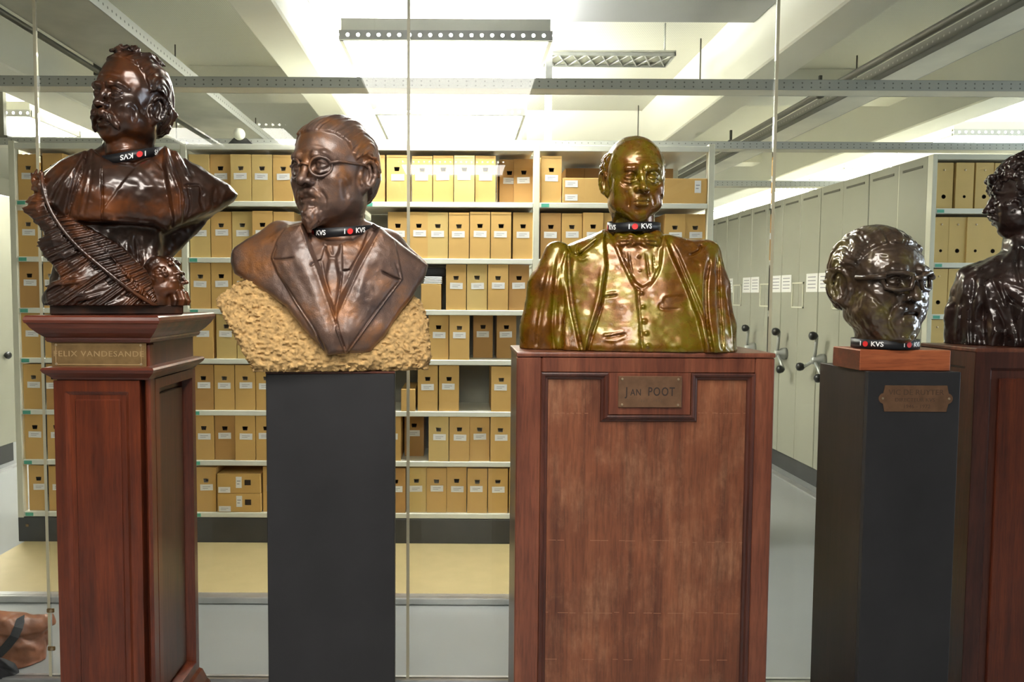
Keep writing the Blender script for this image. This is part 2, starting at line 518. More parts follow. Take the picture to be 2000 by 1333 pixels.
# unlit louvre fitting beside the big light
t = tag(empty('louvre_light', (0.92, 5.2, 2.97)), 'unlit ceiling light with a diamond louvre right of the big lit one', 'ceiling light')
mbox('housing', (-0.42, 0.42, -0.13, 0.13, 0.016, 0.03), M['tray_grey'], t)
fb = bmesh.new()
for a, b in (((-0.42, 0.42, -0.13, -0.122), 0), ((-0.42, 0.42, 0.122, 0.13), 0), ((-0.42, -0.412, -0.13, 0.13), 0), ((0.412, 0.42, -0.13, 0.13), 0)):
    box(fb, *a, -0.004, 0.018)
obj('frame', fb, M['galv'], t)
for sx in (-0.38, 0.38):
    mtube('suspension_rod', [(sx, 0, 0.03), (sx, 0, CEIL_Z - 2.97)], 0.006, M['galv'], t, 6)
for k in range(9):
    x = -0.36 + k * 0.09
    lb = bmesh.new()
    tube(lb, [(x - 0.045, -0.12, 0.005), (x + 0.045, 0.12, 0.005)], 0.006, 4)
    tube(lb, [(x + 0.045, -0.12, 0.005), (x - 0.045, 0.12, 0.005)], 0.006, 4)
    obj('louvre_blade', lb, M['alu'], t)

# hanger posts beside the lights
for x, y, lab in ((0.53, 4.95, 'grey hanger post right of the nearest lit ceiling light'), (0.53, 6.85, 'grey hanger post right of the second lit ceiling light')):
    t = tag(empty('hanger_post', (x, y, 2.2)), lab, 'hanger')
    mbox('post', (-0.02, 0.02, -0.02, 0.02, 0.16, CEIL_Z - 2.2), M['galv'], t)
    mbox('foot_bracket', (-0.05, 0.05, -0.03, 0.03, 0.14, 0.16), M['galv'], t)
t = tag(empty('hanger_post', (-3.35, 5.85, 2.3)), 'dark hanger post at the left edge beside a lit ceiling light', 'hanger')
mbox('post', (-0.03, 0.03, -0.02, 0.02, 0.3, CEIL_Z - 2.3), M['galv_dark'], t)
mbox('foot_bracket', (-0.06, 0.06, -0.03, 0.03, 0.28, 0.3), M['galv_dark'], t)

# ---------------------------------------------------------------- cable trays and pipes
def channel(name, x0, x1, y0, y1, z, h, along, label, mats=('holes_x', 'tray_white')):
    t = tag(empty(name, ((x0 + x1) / 2, (y0 + y1) / 2, z)), label, 'cable tray')
    hx, hy = (x1 - x0) / 2, (y1 - y0) / 2
    mbox('tray_bottom', (-hx, hx, -hy, hy, 0, 0.004), M[mats[1]], t)
    for s in (-1, 1):
        if along == 'x':
            mbox('tray_side', (-hx, hx, s * hy - 0.003, s * hy + 0.003, 0, h), M[mats[0]], t)
            mbox('tray_lip', (-hx, hx, s * (hy - 0.008) - 0.008, s * (hy - 0.008) + 0.008, h, h + 0.003), M['galv'], t)
        else:
            mbox('tray_side', (s * hx - 0.003, s * hx + 0.003, -hy, hy, 0, h), M[mats[0]], t)
            mbox('tray_lip', (s * (hx - 0.008) - 0.008, s * (hx - 0.008) + 0.008, -hy, hy, h, h + 0.003), M['galv'], t)
    return t
channel('cable_tray', -6.5, 6.5, 3.71, 3.815, 2.41, 0.045, 'x', 'galvanised perforated cable tray crossing the whole ceiling nearest the busts')
channel('cable_tray', -6.5, 6.5, 5.17, 5.28, 2.41, 0.045, 'x', 'second perforated cable tray crossing the ceiling just over the shelving top')
channel('cable_tray', 1.95, 6.5, 6.9, 7.0, 2.41, 0.045, 'x', 'third cable tray crossing the ceiling above the far grey units')
channel('cable_tray', -1.84, -1.47, -4.5, 12, 2.61, 0.06, 'y', 'wide grey cable tray running back above the mustached bust', ('holes_y', 'tray_grey'))
channel('cable_tray', 2.24, 2.44, -4.5, 12, 2.63, 0.06, 'y', 'white bottomed cable tray running back at the upper right', ('holes_y', 'tray_white'))
channel('cable_rail', 2.145, 2.19, -4.5, 12, 2.60, 0.05, 'y', 'narrow punched steel rail beside the white bottomed tray', ('rail_holes', 'galv_dark'))
t = tag(empty('ceiling_pipe', (2.04, 0, 2.62)), 'dull grey pipe running back at the upper right beside the punched rail', 'pipe')
mtube('pipe', [(0, -4.5, 0), (0, 12, 0)], 0.019, M['galv_dark'], t, 10)
for y in (2.85, 4.6, 6.1):
    lathe_bm = lathe(bmesh.new(), [(0.024, -0.02), (0.03, -0.012), (0.03, 0.012), (0.024, 0.02)], 12, (0, y, 0), 'Y')
    c = obj('pipe_clamp', lathe_bm, M['galv_dark'], t)
    mbox('clamp_screw', (-0.008, 0.008, y - 0.008, y + 0.008, 0.03, 0.1), M['galv_dark'], c)
t = tag(empty('ceiling_pipe', (-1.89, 0, 2.61)), 'thin dark pipe along the left side of the wide grey cable tray', 'pipe')
mtube('pipe', [(0, -4.5, 0), (0, 12, 0)], 0.014, M['galv_dark'], t, 8)
for y in (4.2, 6.0, 8.0):
    mbox('pipe_clamp', (-0.022, 0.022, y - 0.012, y + 0.012, -0.018, 0.05), M['galv_dark'], t)
for x, y, z, lab in ((1.62, 5.5, 2.88, 'thin hanging rod right of the unlit louvre light'),
                     (-2.02, 5.69, 2.5, 'thin hanging rod right of the mustached bust head'),
                     (-2.05, 8.0, 2.5, 'thin hanging rod above the white globe'),
                     (1.62, 7.4, 2.4, 'thin hanging rod directly above the bald bust head'),
                     (2.86, 5.86, 2.9, 'thin hanging rod near the pipe at the upper right')):
    t = tag(empty('hanging_rod', (x, y, z)), lab, 'rod', 'hanging rods')
    mtube('rod', [(0, 0, 0), (0, 0, CEIL_Z - z)], 0.005, M['galv_dark'], t, 6)
    mbox('end_plate', (-0.02, 0.02, -0.02, 0.02, -0.004, 0.004), M['galv_dark'], t)
t = tag(empty('globe_lamp', P(467, 262, 4.95)), 'small white globe with a dark wedge bracket on the shelving top', 'lamp')
gz = t.location.z - 2.315
lathe_bm = lathe(bmesh.new(), [(0.004, 0.037)] + [(0.037 * math.sin(a), 0.037 * math.cos(a)) for a in [PI * k / 10 for k in range(1, 10)]] + [(0.004, -0.037)], 16)
obj('globe', lathe_bm, M['steel_shelf'], t)
obj('bracket', prism(bmesh.new(), [(-0.15, -gz), (0.15, -gz), (0.04, -0.02), (-0.04, -0.02)], 0.02, 0.09), M['plinth_grey'], t)

# ---------------------------------------------------------------- glass wall of three panes behind the busts
GLY = 3.0
SEAM = [-1.583, -0.199, 1.167]
edges = [-2.95] + SEAM + [2.55]
for i in range(4):
    a, b = edges[i] + 0.006, edges[i + 1] - 0.006
    mbox_o = struct('window_%d' % (i + 2), (a, b, GLY - 0.005, GLY + 0.005, FLOOR_Z + 0.006, 3.2), M['glass'])
for i, x in enumerate(SEAM):
    o = struct('trim_%d' % (i + 1), (x - 0.0055, x + 0.0055, GLY - 0.005, GLY + 0.005, FLOOR_Z + 0.006, 3.2), M['seal'])
struct('trim_4', (-6.9, 6.9, GLY - 0.02, GLY + 0.02, FLOOR_Z, FLOOR_Z + 0.006), M['alu'])
for z in (0.24, 0.09):
    t = tag(empty('glass_clamp', (SEAM[0] + 0.01, GLY - 0.008, z)), 'small brass glass clamp beside the red pedestal, %s' % ('upper one' if z > 0.2 else 'lower one'), 'clamp')
    mbox('clamp_plate', (-0.014, 0.014, -0.008, 0.0, -0.008, 0.008), M['brass_plate'], t, 0.002)
    obj('clamp_screw', lathe(bmesh.new(), [(0.005, -0.012), (0.006, -0.008)], 8, (0.004, 0, 0), 'Y'), M['screw'], t)
# ---------------------------------------------------------------- the box shelving behind the glass
SHY, SHS = 4.59, 1550.0 / 4.59                 # shelf front plane and its pixels per metre
def sx(px): return (px - 900.0) / SHS
LIP_TOP = [1.993, 1.670, 1.374, 1.084, 0.782, 0.487, 0.179]     # shelf board tops, row 0 (top) to row 6
POSTS = [sx(30), sx(362), sx(703), sx(1045), sx(1383)]
sh = tag(empty('archive_shelving', ((POSTS[0] + POSTS[-1]) / 2, SHY, 0)), 'long cream steel shelving full of archive boxes behind the glass', 'shelving')
ox = (POSTS[0] + POSTS[-1]) / 2
for i, x in enumerate(POSTS):
    mbox('post', (x - ox - 0.018, x - ox + 0.018, 0, 0.05, 0.14, 2.33), M['steel_cream'], sh, 0.003)
    mbox('rear_post', (x - ox - 0.018, x - ox + 0.018, 0.78, 0.83, 0.14, 2.33), M['steel_cream'], sh)
for i in range(4):
    a, b = POSTS[i] - ox + 0.018, POSTS[i + 1] - ox - 0.018
    for z in LIP_TOP:
        s = bmesh.new()
        box(s, a, b, 0.0, 0.83, z - 0.03, z, 0.003)
        so = obj('shelf_board', s, M['steel_shelf'], sh)
        mbox('shelf_tag', (a + 0.01, a + 0.055, -0.002, 0, z - 0.026, z - 0.006), M['teal'], so)
    mbox('header', (a, b, 0.0, 0.83, 2.285, 2.318), M['steel_shelf'], sh, 0.002)
    mbox('back_panel', (a, b, 0.41, 0.42, 0.14, 1.96), M['steel_back'], sh)
mbox('plinth', (POSTS[0] - ox - 0.018, POSTS[-1] - ox + 0.018, 0.0, 0.83, 0.0, 0.146), M['plinth_grey'], sh, 0.003)
mbox('plinth_lock', (POSTS[0] - ox + 0.03, POSTS[0] - ox + 0.045, -0.006, 0, 0.09, 0.105), M['brass_plate'], sh)

def box_mesh(w, h, d, hole=True):
    """folded board box with an open trapezoid finger hole in its front"""
    bm = bmesh.new()
    hw = w / 2
    if not hole:
        box(bm, -hw, hw, 0, d, 0, h, 0.002)
    else:
        hz1, hz0, ht, hb = h * 0.745, h * 0.66, w * 0.14, w * 0.105
        o = [(-hw, 0), (hw, 0), (hw, h), (-hw, h)]
        q = [(-hb, hz0), (hb, hz0), (ht, hz1), (-ht, hz1)]
        fo = [bm.verts.new((x, 0, z)) for x, z in o]
        fi = [bm.verts.new((x, 0, z)) for x, z in q]
        fb = [bm.verts.new((x, 0.05, z)) for x, z in q]
        bk = [bm.verts.new((x, d, z)) for x, z in o]
        for i in range(4):
            j = (i + 1) % 4
            bm.faces.new((fo[i], fo[j], fi[j], fi[i]))
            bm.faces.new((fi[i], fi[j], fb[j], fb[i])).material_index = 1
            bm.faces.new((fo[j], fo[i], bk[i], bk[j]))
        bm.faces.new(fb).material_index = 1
        bm.faces.new(bk[::-1])
        # lid seam: thin raised front flap edge on top
        box(bm, -hw + 0.001, hw - 0.001, -0.0015, 0.0, h - 0.012, h - 0.001)
    me = bpy.data.meshes.new('archive_box')
    bmesh.ops.recalc_face_normals(bm, faces=bm.faces[:])
    bm.to_mesh(me); bm.free()
    return me
def label_mesh(w, h):
    bm = bmesh.new()
    box(bm, -w / 2, w / 2, -0.0012, 0, -h / 2, h / 2)
    for k, (a, b) in enumerate(((-0.32, 0.3), (-0.32, 0.12))):
        z = h * (0.12 - 0.26 * k)
        box(bm, a * w, b * w, -0.0016, -0.0012, z - h * 0.03, z + h * 0.03, 0, 1)
    me = bpy.data.meshes.new('paper_label')
    bmesh.ops.recalc_face_normals(bm, faces=bm.faces[:])
    bm.to_mesh(me); bm.free()
    me.materials.append(M['paper']); me.materials.append(M['ink'])
    return me
LABEL = label_mesh(0.074, 0.036)
BH = 0.268
BOXES = {}
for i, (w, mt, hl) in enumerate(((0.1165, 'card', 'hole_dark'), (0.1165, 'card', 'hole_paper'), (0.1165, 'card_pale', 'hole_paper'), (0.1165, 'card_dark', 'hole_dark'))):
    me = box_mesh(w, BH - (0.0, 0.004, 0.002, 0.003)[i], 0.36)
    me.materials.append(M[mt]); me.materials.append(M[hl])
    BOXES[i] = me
def put_box(x, z, var, dy, label, rz=0.0):
    o = bpy.data.objects.new('archive_box', BOXES[var]); COL.objects.link(o)
    o.location = (x, SHY + 0.008 + dy, z + 0.0005); o.rotation_euler = (0, 0, rz)
    tag(o, label, 'box', 'kraft archive boxes on the long shelving')
    l = bpy.data.objects.new('paper_label', LABEL); COL.objects.link(l)
    l.parent = o
    l.location = (random.uniform(-0.006, 0.006), -0.0004, BH * (0.53 + random.uniform(-0.012, 0.012)))
    l.rotation_euler = (0, random.uniform(-0.03, 0.03), 0)
    return o
ORD = ['first', 'second', 'third', 'fourth', 'fifth', 'sixth', 'seventh', 'eighth', 'ninth', 'tenth', 'eleventh', 'twelfth', 'thirteenth']
ROWN = ['top', 'second', 'third', 'fourth', 'fifth', 'sixth', 'lowest']
def seg(a, n, pitch=41.0): return [a + pitch * k for k in range(n)]
# left edges (pixels on the shelf front plane) of the boxes the photograph shows, per row and zone
ROWS = {
    0: {'A': [37, 87], 'B': seg(370, 5), 'C': [711, 754, 803, 844, 885, 926], 'D': [1054]},
    1: {'A': [36, 77, 282, 318], 'B': seg(370, 5), 'C': [756, 797, 834, 875, 916, 957, 1000], 'D': [1054, 1095, 1136, 1177], 'E': [1296, 1336]},
    2: {'A': [36, 78, 318], 'B': seg(370, 3), 'C': [870, 911, 952, 993]},
    3: {'A': [36, 77], 'B': [374, 419, 460], 'C': [836, 877]},
    4: {'A': [38, 79], 'B': [373, 414, 455, 496], 'C': [815, 857, 960]},
    5: {'A': [39, 80], 'B': [373, 414, 455, 496], 'C': [742, 837, 878, 918, 959, 1000]},
    6: {'A': [42, 83], 'B': [376, 508], 'C': [752, 793, 833, 873, 914, 955, 997]},
}
ZONE = {'A': 'left end, by the mustached bust', 'B': 'between mustached and spectacled busts', 'C': 'between spectacled and bald busts',
        'D': 'right of the third post', 'E': 'right of the bald bust'}
for r, zones in ROWS.items():
    for zn, lst in zones.items():
        for k, px in enumerate(lst):
            v = random.choice((0, 0, 1, 1, 1, 0, 2, 3)) if zn != 'A' else random.choice((0, 1, 3))
            put_box(sx(px + 20.2), LIP_TOP[r], v, random.uniform(0, 0.02),
                    'upright kraft box, %s from left, %s shelf, %s' % (ORD[k], ROWN[r], ZONE[zn]))
# darker boxes set back in the gaps
for px, r, dy, lab in ((975, 0, 0.12, 'brown box set back in shadow at right end of top shelf, left of third post'),
                       (1003, 0, 0.10, 'second brown box set back in shadow, touching the third post, top shelf'),
                       (925, 3, 0.16, 'brown box set back in the dark gap on the fourth shelf, left one'),
                       (972, 3, 0.14, 'brown box set back in the dark gap on the fourth shelf, right one'),
                       (786, 5, 0.15, 'brown box set back in the gap on the sixth shelf, left one'),
                       (1120, 0, 0.43, 'dark box behind the long flat box on the top shelf, first'),
                       (1160, 0, 0.43, 'dark box behind the long flat box on the top shelf, second'),
                       (1308, 0, 0.43, 'dark box behind the long flat box on the top shelf, third')):
    put_box(sx(px + 20), LIP_TOP[r], 3, dy, lab)
# boxes lying on their sides
def lying(x0, x1, z, h, name, label, labels, hole=None, d=0.36, mt='card'):
    w = x1 - x0
    bm = bmesh.new(); box(bm, -w / 2, w / 2, 0, d, 0, h, 0.003)
    o = obj(name, bm, M[mt], None, ((x0 + x1) / 2, SHY + 0.006, z + 0.0005))
    tag(o, label, 'box')
    for lx, lz, lw, lh in labels:
        me = label_mesh(lw, lh)
        l = bpy.data.objects.new('paper_label', me); COL.objects.link(l); l.parent = o; l.location = (lx, -0.0004, lz)
    if hole:
        mbox('finger_hole', (hole[0] - 0.018, hole[0] + 0.018, -0.0012, 0.0, hole[1] - 0.016, hole[1] + 0.016), M['hole_dark'], o)
    return o
lying(sx(1096), sx(1380) - 0.012, LIP_TOP[0], 0.142, 'long_box', 'long flat kraft box lying on the top shelf behind the bald bust',
      [(-0.365, 0.108, 0.072, 0.038), (-0.365, 0.03, 0.072, 0.036), (0.36, 0.095, 0.036, 0.07)])
lying(sx(419), sx(506), LIP_TOP[6], 0.112, 'flat_box', 'lower of two kraft boxes lying stacked on the lowest shelf', [(-0.085, 0.02, 0.07, 0.032), (0.0, 0.065, 0.034, 0.066)], (0.052, 0.06))
lying(sx(419), sx(505), LIP_TOP[6] + 0.113, 0.116, 'flat_box', 'upper of two kraft boxes lying stacked on the lowest shelf', [(-0.085, 0.02, 0.07, 0.034), (0.0, 0.065, 0.034, 0.066)], (0.052, 0.064))
lying(sx(783), sx(811), LIP_TOP[4], 0.13, 'small_box', 'short kraft box in the dark gap on the fifth shelf beside the black pedestal', [], None)
o = lying(sx(822), sx(861), LIP_TOP[2], 0.15, 'open_box', 'kraft box with white sheets on top beside the spectacled bust shoulder', [])
for k in range(4):
    mbox('paper_sheet', (-0.045 + 0.003 * k, 0.062, 0.0, 0.25, 0.1505 + 0.011 * k, 0.159 + 0.011 * k), M['paper'], o, 0.002)
bm = bmesh.new()
box(bm, -0.06, 0.075, 0.04, 0.3, 0, 0.05, 0.018, 0, 3)
dc = obj('folded_dark_cloth', bm, M['cloth_black'], None, (sx(845), SHY, LIP_TOP[2] + 0.196), True)
tag(dc, 'dark folded cloth lying on the white sheets beside the spectacled bust', 'cloth')

# ---------------------------------------------------------------- mobile shelving units right of the aisle
UX = 2.76
def unit(y0, y1, x0, x1, face, label, papers=(True, True), crank=True):
    """a closed unit whose end panel faces the aisle; face = -1 looks to -x, 1 to +x"""
    t = tag(empty('mobile_unit', ((x0 + x1) / 2, (y0 + y1) / 2, FLOOR_Z)), label, 'storage unit', 'mobile shelving units')
    cx, cy = (x0 + x1) / 2, (y0 + y1) / 2
    def rel(b): return (b[0] - cx, b[1] - cx, b[2] - cy, b[3] - cy, b[4] - FLOOR_Z, b[5] - FLOOR_Z)
    xf = x0 if face < 0 else x1
    def slab(a, b): return (min(xf + face * a, xf + face * b), max(xf + face * a, xf + face * b))
    mbox('plinth', rel((x0 + 0.03, x1 - 0.03, y0, y1, FLOOR_Z, 0.14)), M['plinth_grey'], t)
    return t, rel, slab
def closed_unit(y0, y1, label, full=True):
    t, rel, slab = unit(y0, y1, UX, UX + 1.0, -1, label)
    cx, cy = UX + 0.5, (y0 + y1) / 2
    ym = (y0 + y1) / 2
    if full:
        mbox('carcass', rel((UX + 0.03, UX + 1.0, y0 + 0.008, y1 - 0.008, 0.14, 2.3)), M['steel_cream'], t)
    for a, b in ((y0 + (0.006 if full else 0.052), ym - 0.002), (ym + 0.002, y1 - 0.006)):
        p = mbox('end_panel', rel((UX, UX + 0.03, a, b, 0.12, 2.3)), M['steel_panel'], t, 0.004)
        mbox('top_grip', rel((UX - 0.004, UX, a + 0.05, b - 0.05, 2.235, 2.25)), M['galv_dark'], p)
    for a, b in ((y0 + 0.01, y0 + 0.21), (y1 - 0.21, y1 - 0.01)):
        pm = mbox('paper_sheet', rel((UX - 0.002, UX, a, b, 1.5, 1.645)), M['paper'], t)
        for k in range(4):
            mbox('text_line', rel((UX - 0.0026, UX - 0.002, a + 0.03, b - 0.03, 1.53 + 0.028 * k, 1.536 + 0.028 * k)), M['ink'], pm)
    hb = bmesh.new()
    a, b = y0 + 0.25, y0 + 0.47
    for c in ((a, a + 0.012, 1.37, 1.58), (b - 0.012, b, 1.37, 1.58), (a, b, 1.37, 1.382), (a, b, 1.568, 1.58)):
        box(hb, *rel((UX - 0.008, UX, *c)))
    obj('label_holder', hb, M['steel_cream'], t)
    # three armed crank
    hy, hz = y1 - 0.14, 0.98
    c = obj('crank_hub', lathe(bmesh.new(), [(0.05, 0.0), (0.05, -0.03), (0.03, -0.06), (0.03, -0.09), (0.012, -0.1)], 14, (UX - cx, hy - cy, hz - FLOOR_Z), 'X'), M['galv'], t)
    for k in range(3):
        an = R(100 + 120 * k)
        ty, tz = hy + 0.19 * math.cos(an), hz + 0.19 * math.sin(an)
        mtube('crank_arm', [(UX - 0.075 - cx, hy - cy, hz - FLOOR_Z), (UX - 0.075 - cx, ty - cy, tz - FLOOR_Z)], 0.013, M['galv'], c, 8)
        obj('crank_knob', lathe(bmesh.new(), [(0.012, -0.07), (0.028, -0.085), (0.034, -0.105), (0.03, -0.125), (0.012, -0.135)], 12, (UX - cx, ty - cy, tz - FLOOR_Z), 'X'), M['plastic_black'], c)
    return t
UY = [4.70, 5.43, 6.15, 6.86, 7.58, 8.29, 9.0, 9.71]
for k, lab in enumerate(('grey closed mobile unit, second back from the open shelf end', 'grey closed mobile unit, third back along the right aisle',
                         'grey closed mobile unit, fourth back along the right aisle', 'grey closed mobile unit, fifth back along the right aisle',
                         'grey closed mobile unit, sixth back along the right aisle', 'grey closed mobile unit, farthest back along the right aisle')):
    closed_unit(UY[k + 1], UY[k + 2], lab)
# the nearest unit has an open shelf front
t = closed_unit(UY[0], UY[1], 'nearest grey mobile unit with an open front of perforated boxes', False)
t['category'] = 'shelving'
del t['group']
cx, cy = UX + 0.5, (UY[0] + UY[1]) / 2
def rel(b): return (b[0] - cx, b[1] - cx, b[2] - cy, b[3] - cy, b[4] - FLOOR_Z, b[5] - FLOOR_Z)
for a, b in ((UX, UX + 0.028), (UX + 1.0, UX + 1.028)):
    mbox('post', rel((a, b, UY[0], UY[0] + 0.05, 0.14, 2.3)), M['steel_cream'], t, 0.002)
mbox('back_panel', rel((UX + 0.03, UX + 1.0, UY[0] + 0.4, UY[0] + 0.41, 0.14, 2.29)), M['steel_back'], t)
mbox('side_panel', rel((UX + 0.002, UX + 0.03, UY[0] + 0.05, UY[1] - 0.01, 0.14, 2.29)), M['steel_cream'], t)
mbox('header', rel((UX + 0.028, UX + 1.0, UY[0], UY[1] - 0.02, 2.27, 2.3)), M['steel_cream'], t)
RS = 1550.0 / 4.70
RLIP = [1.985, 1.667, 1.362, 1.06, 0.76, 0.46, 0.17]
for z in RLIP:
    so = mbox('shelf_board', rel((UX + 0.028, UX + 1.0, UY[0], UY[0] + 0.4, z - 0.03, z)), M['steel_shelf'], t, 0.002)
    mbox('shelf_tag', rel((UX + 0.035, UX + 0.075, UY[0] - 0.002, UY[0], z - 0.026, z - 0.008)), M['teal'], so)
def round_box(w, h, hole_r, hx, hz):
    bm = bmesh.new()
    n = 12
    hw = w / 2
    o = [(-hw, 0), (0, 0), (hw, 0), (hw, hz * 0.6), (hw, hz), (hw, hz * 1.6), (hw, h), (0, h), (-hw, h), (-hw, hz * 1.6), (-hw, hz), (-hw, hz * 0.6)]
    q = []
    for x, z in o:
        l = math.hypot(x - hx, z - hz)
        q.append((hx + hole_r * (x - hx) / l, hz + hole_r * (z - hz) / l))
    fo = [bm.verts.new((x, 0, z)) for x, z in o]; fi = [bm.verts.new((x, 0, z)) for x, z in q]
    fb = [bm.verts.new((x, 0.03, z)) for x, z in q]; bk = [bm.verts.new((x, 0.34, z)) for x, z in o]
    for i in range(n):
        j = (i + 1) % n
        bm.faces.new((fo[i], fo[j], fi[j], fi[i]))
        bm.faces.new((fi[i], fi[j], fb[j], fb[i])).material_index = 1
        bm.faces.new((fo[j], fo[i], bk[i], bk[j]))
    bm.faces.new(fb).material_index = 1
    bm.faces.new(bk[::-1])
    me = bpy.data.meshes.new('binder_box')
    bmesh.ops.recalc_face_normals(bm, faces=bm.faces[:])
    bm.to_mesh(me); bm.free()
    me.materials.append(M['card_pale']); me.materials.append(M['hole_dark'])
    return me
RB = [round_box(0.104, 0.268, r, 0.0, 0.07) for r in (0.013, 0.009)]
eyelet = lathe(bmesh.new(), [(0.006, 0.0), (0.006, -0.002), (0.003, -0.003)], 8, (0, 0, 0), 'Y')
eye_me = bpy.data.meshes.new('eyelet'); eyelet.to_mesh(eye_me); eyelet.free(); eye_me.materials.append(M['screw'])
RSPOT = {0: [1820, 1859, 1897, 1935, 1972], 1: [1818, 1850, 1884, 1920, 1955, 1990], 2: [1817, 1853], 3: [1816, 1853]}
for r, lst in RSPOT.items():
    for k, px in enumerate(lst):
        o = bpy.data.objects.new('binder_box', RB[(r + k) % 2]); COL.objects.link(o)
        o.location = ((px + 17.5 - 900) / RS, UY[0] + 0.012 + random.uniform(0, 0.012), RLIP[r] + 0.0005)
        tag(o, 'tan box with round hole, %s from left on the %s shelf at far right' % (ORD[k], ROWN[r]), 'box', 'boxes with round holes on the right shelf')
        e = bpy.data.objects.new('eyelet', eye_me); COL.objects.link(e); e.parent = o; e.location = (0.0, -0.0003, 0.225)
# end of the left-hand mobile unit, its floor rail and the right floor rail
t = tag(empty('mobile_unit', (-4.45, 6.3, FLOOR_Z)), 'grey closed unit at the left edge of the picture', 'storage unit')
mbox('plinth', (-0.45, 0.47, -0.7, 0.7, 0, 0.19), M['plinth_grey'], t)
mbox('end_panel', (0.47, 0.5, -0.7, 0.7, 0.17, 2.33), M['steel_panel'], t, 0.004)
mbox('carcass', (-0.5, 0.47, -0.7, 0.7, 0.19, 2.33), M['steel_cream'], t)
obj('crank_knob', lathe(bmesh.new(), [(0.012, 0.0), (0.03, 0.02), (0.034, 0.04), (0.02, 0.055)], 12, (0.5, 0.55, 0.95), 'X'), M['plastic_black'], t)
struct('trim_5', (UX - 0.14, UX - 0.08, 3.1, 9.7, FLOOR_Z, FLOOR_Z + 0.012), M['alu'])
struct('trim_6', (-3.86, -3.8, 3.1, 9.7, FLOOR_Z, FLOOR_Z + 0.012), M['alu'])
# ---------------------------------------------------------------- pedestals
def ring_mould(bm, x0, x1, y0, y1, prof):
    """moulding running round a rectangular shaft: prof is a list of (outset, z)"""
    rings = []
    for o, z in prof:
        rings.append([bm.verts.new(p) for p in ((x0 - o, y0 - o, z), (x1 + o, y0 - o, z), (x1 + o, y1 + o, z), (x0 - o, y1 + o, z))])
    for a, b in zip(rings, rings[1:]):
        for k in range(4):
            bm.faces.new((a[k], a[(k + 1) % 4], b[(k + 1) % 4], b[k]))
    bm.faces.new(rings[0][::-1]); bm.faces.new(rings[-1])
    return bm
def frame_rect(bm, x0, x1, z0, z1, y, w, d, slope=0.008):
    """mitred frame standing proud of the plane y (towards -y), sloping inwards"""
    o = [(x0, z0), (x1, z0), (x1, z1), (x0, z1)]
    i1 = [(x0 + w, z0 + w), (x1 - w, z0 + w), (x1 - w, z1 - w), (x0 + w, z1 - w)]
    i2 = [(x0 + w + slope, z0 + w + slope), (x1 - w - slope, z0 + w + slope), (x1 - w - slope, z1 - w - slope), (x0 + w + slope, z1 - w - slope)]
    A = [bm.verts.new((x, y - d, z)) for x, z in o]; B = [bm.verts.new((x, y - d, z)) for x, z in i1]
    C = [bm.verts.new((x, y, z)) for x, z in i2]; D = [bm.verts.new((x, y, z)) for x, z in o]
    for k in range(4):
        j = (k + 1) % 4
        bm.faces.new((A[k], A[j], B[j], B[k])); bm.faces.new((B[k], B[j], C[j], C[k])); bm.faces.new((D[j], D[k], A[k], A[j]))
    return bm

# --- tall red mahogany pedestal at the left
Y1 = 2.15
a = P(105, 760, Y1); b = P(290, 760, Y1)
px0, px1 = a.x, b.x
zc0 = P(190, 617, Y1 - 0.04).z                 # cornice top
t = tag(empty('wooden_pedestal', ((px0 + px1) / 2, Y1 + 0.19, FLOOR_Z)), 'tall panelled red mahogany pedestal with moulded cornice under the mustached bust', 'pedestal')
hw, hd = (px1 - px0) / 2, 0.19
def zz(py): return P(190, py, Y1).z - FLOOR_Z
H1 = zc0 - FLOOR_Z
mbox('shaft', (-hw + 0.006, hw - 0.03, -hd + 0.0065, hd - 0.006, 0, H1 - 0.03), M['mahogany_red'], t)
obj('cornice', ring_mould(bmesh.new(), -hw, hw, -hd, hd, [(0.0, zz(671)), (0.010, zz(668)), (0.014, zz(663)), (0.012, zz(660)), (0.016, zz(658)), (0.028, zz(650)), (0.040, zz(640)), (0.046, zz(632)), (0.050, zz(630)), (0.052, zz(625)), (0.050, H1 - 0.004), (0.046, H1)]), M['mahogany_flat'], t)
obj('lower_moulding', ring_mould(bmesh.new(), -hw, hw, -hd, hd, [(0.0, zz(742)), (0.004, zz(738)), (0.012, zz(733)), (0.02, zz(728)), (0.024, zz(722)), (0.02, zz(718)), (0.0, zz(716))]), M['mahogany_flat'], t)
obj('base_moulding', ring_mould(bmesh.new(), -hw, hw, -hd, hd, [(0.03, 0.0), (0.03, 0.2), (0.026, 0.215), (0.02, 0.225), (0.012, 0.25), (0.008, 0.262), (0.0, 0.27)]), M['mahogany_flat'], t)
zt, zb = zz(744), 0.27
bm = bmesh.new(); frame_rect(bm, -hw, hw - 0.024, zb, zt, -hd + 0.006, 0.030, 0.007, 0.010)
obj('front_frame', bm, M['mahogany_red'], t)
mbox('front_panel', (-hw + 0.055, hw - 0.079, -hd + 0.001, -hd + 0.008, zb + 0.055, zt - 0.052), M['mahogany_red'], t, 0.003)
mbox('corner_strip', (hw - 0.014, hw, -hd + 0.010, -hd + 0.05, zb, zz(672)), M['mahogany_red'], t, 0.004)
bm = bmesh.new(); frame_rect(bm, -hd + 0.05, hd, zb, zt, 0, 0.028, 0.03, 0.010)
fr = obj('side_frame', bm, M['mahogany_red'], t)
fr.rotation_euler = (0, 0, R(90)); fr.location = (hw - 0.03, 0, 0)
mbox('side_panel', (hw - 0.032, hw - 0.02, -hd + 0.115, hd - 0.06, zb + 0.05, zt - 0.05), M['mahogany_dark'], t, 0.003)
mbox('frieze', (-hw + 0.002, hw - 0.024, -hd + 0.003, hd, zz(720), zz(668)), M['mahogany_red'], t)
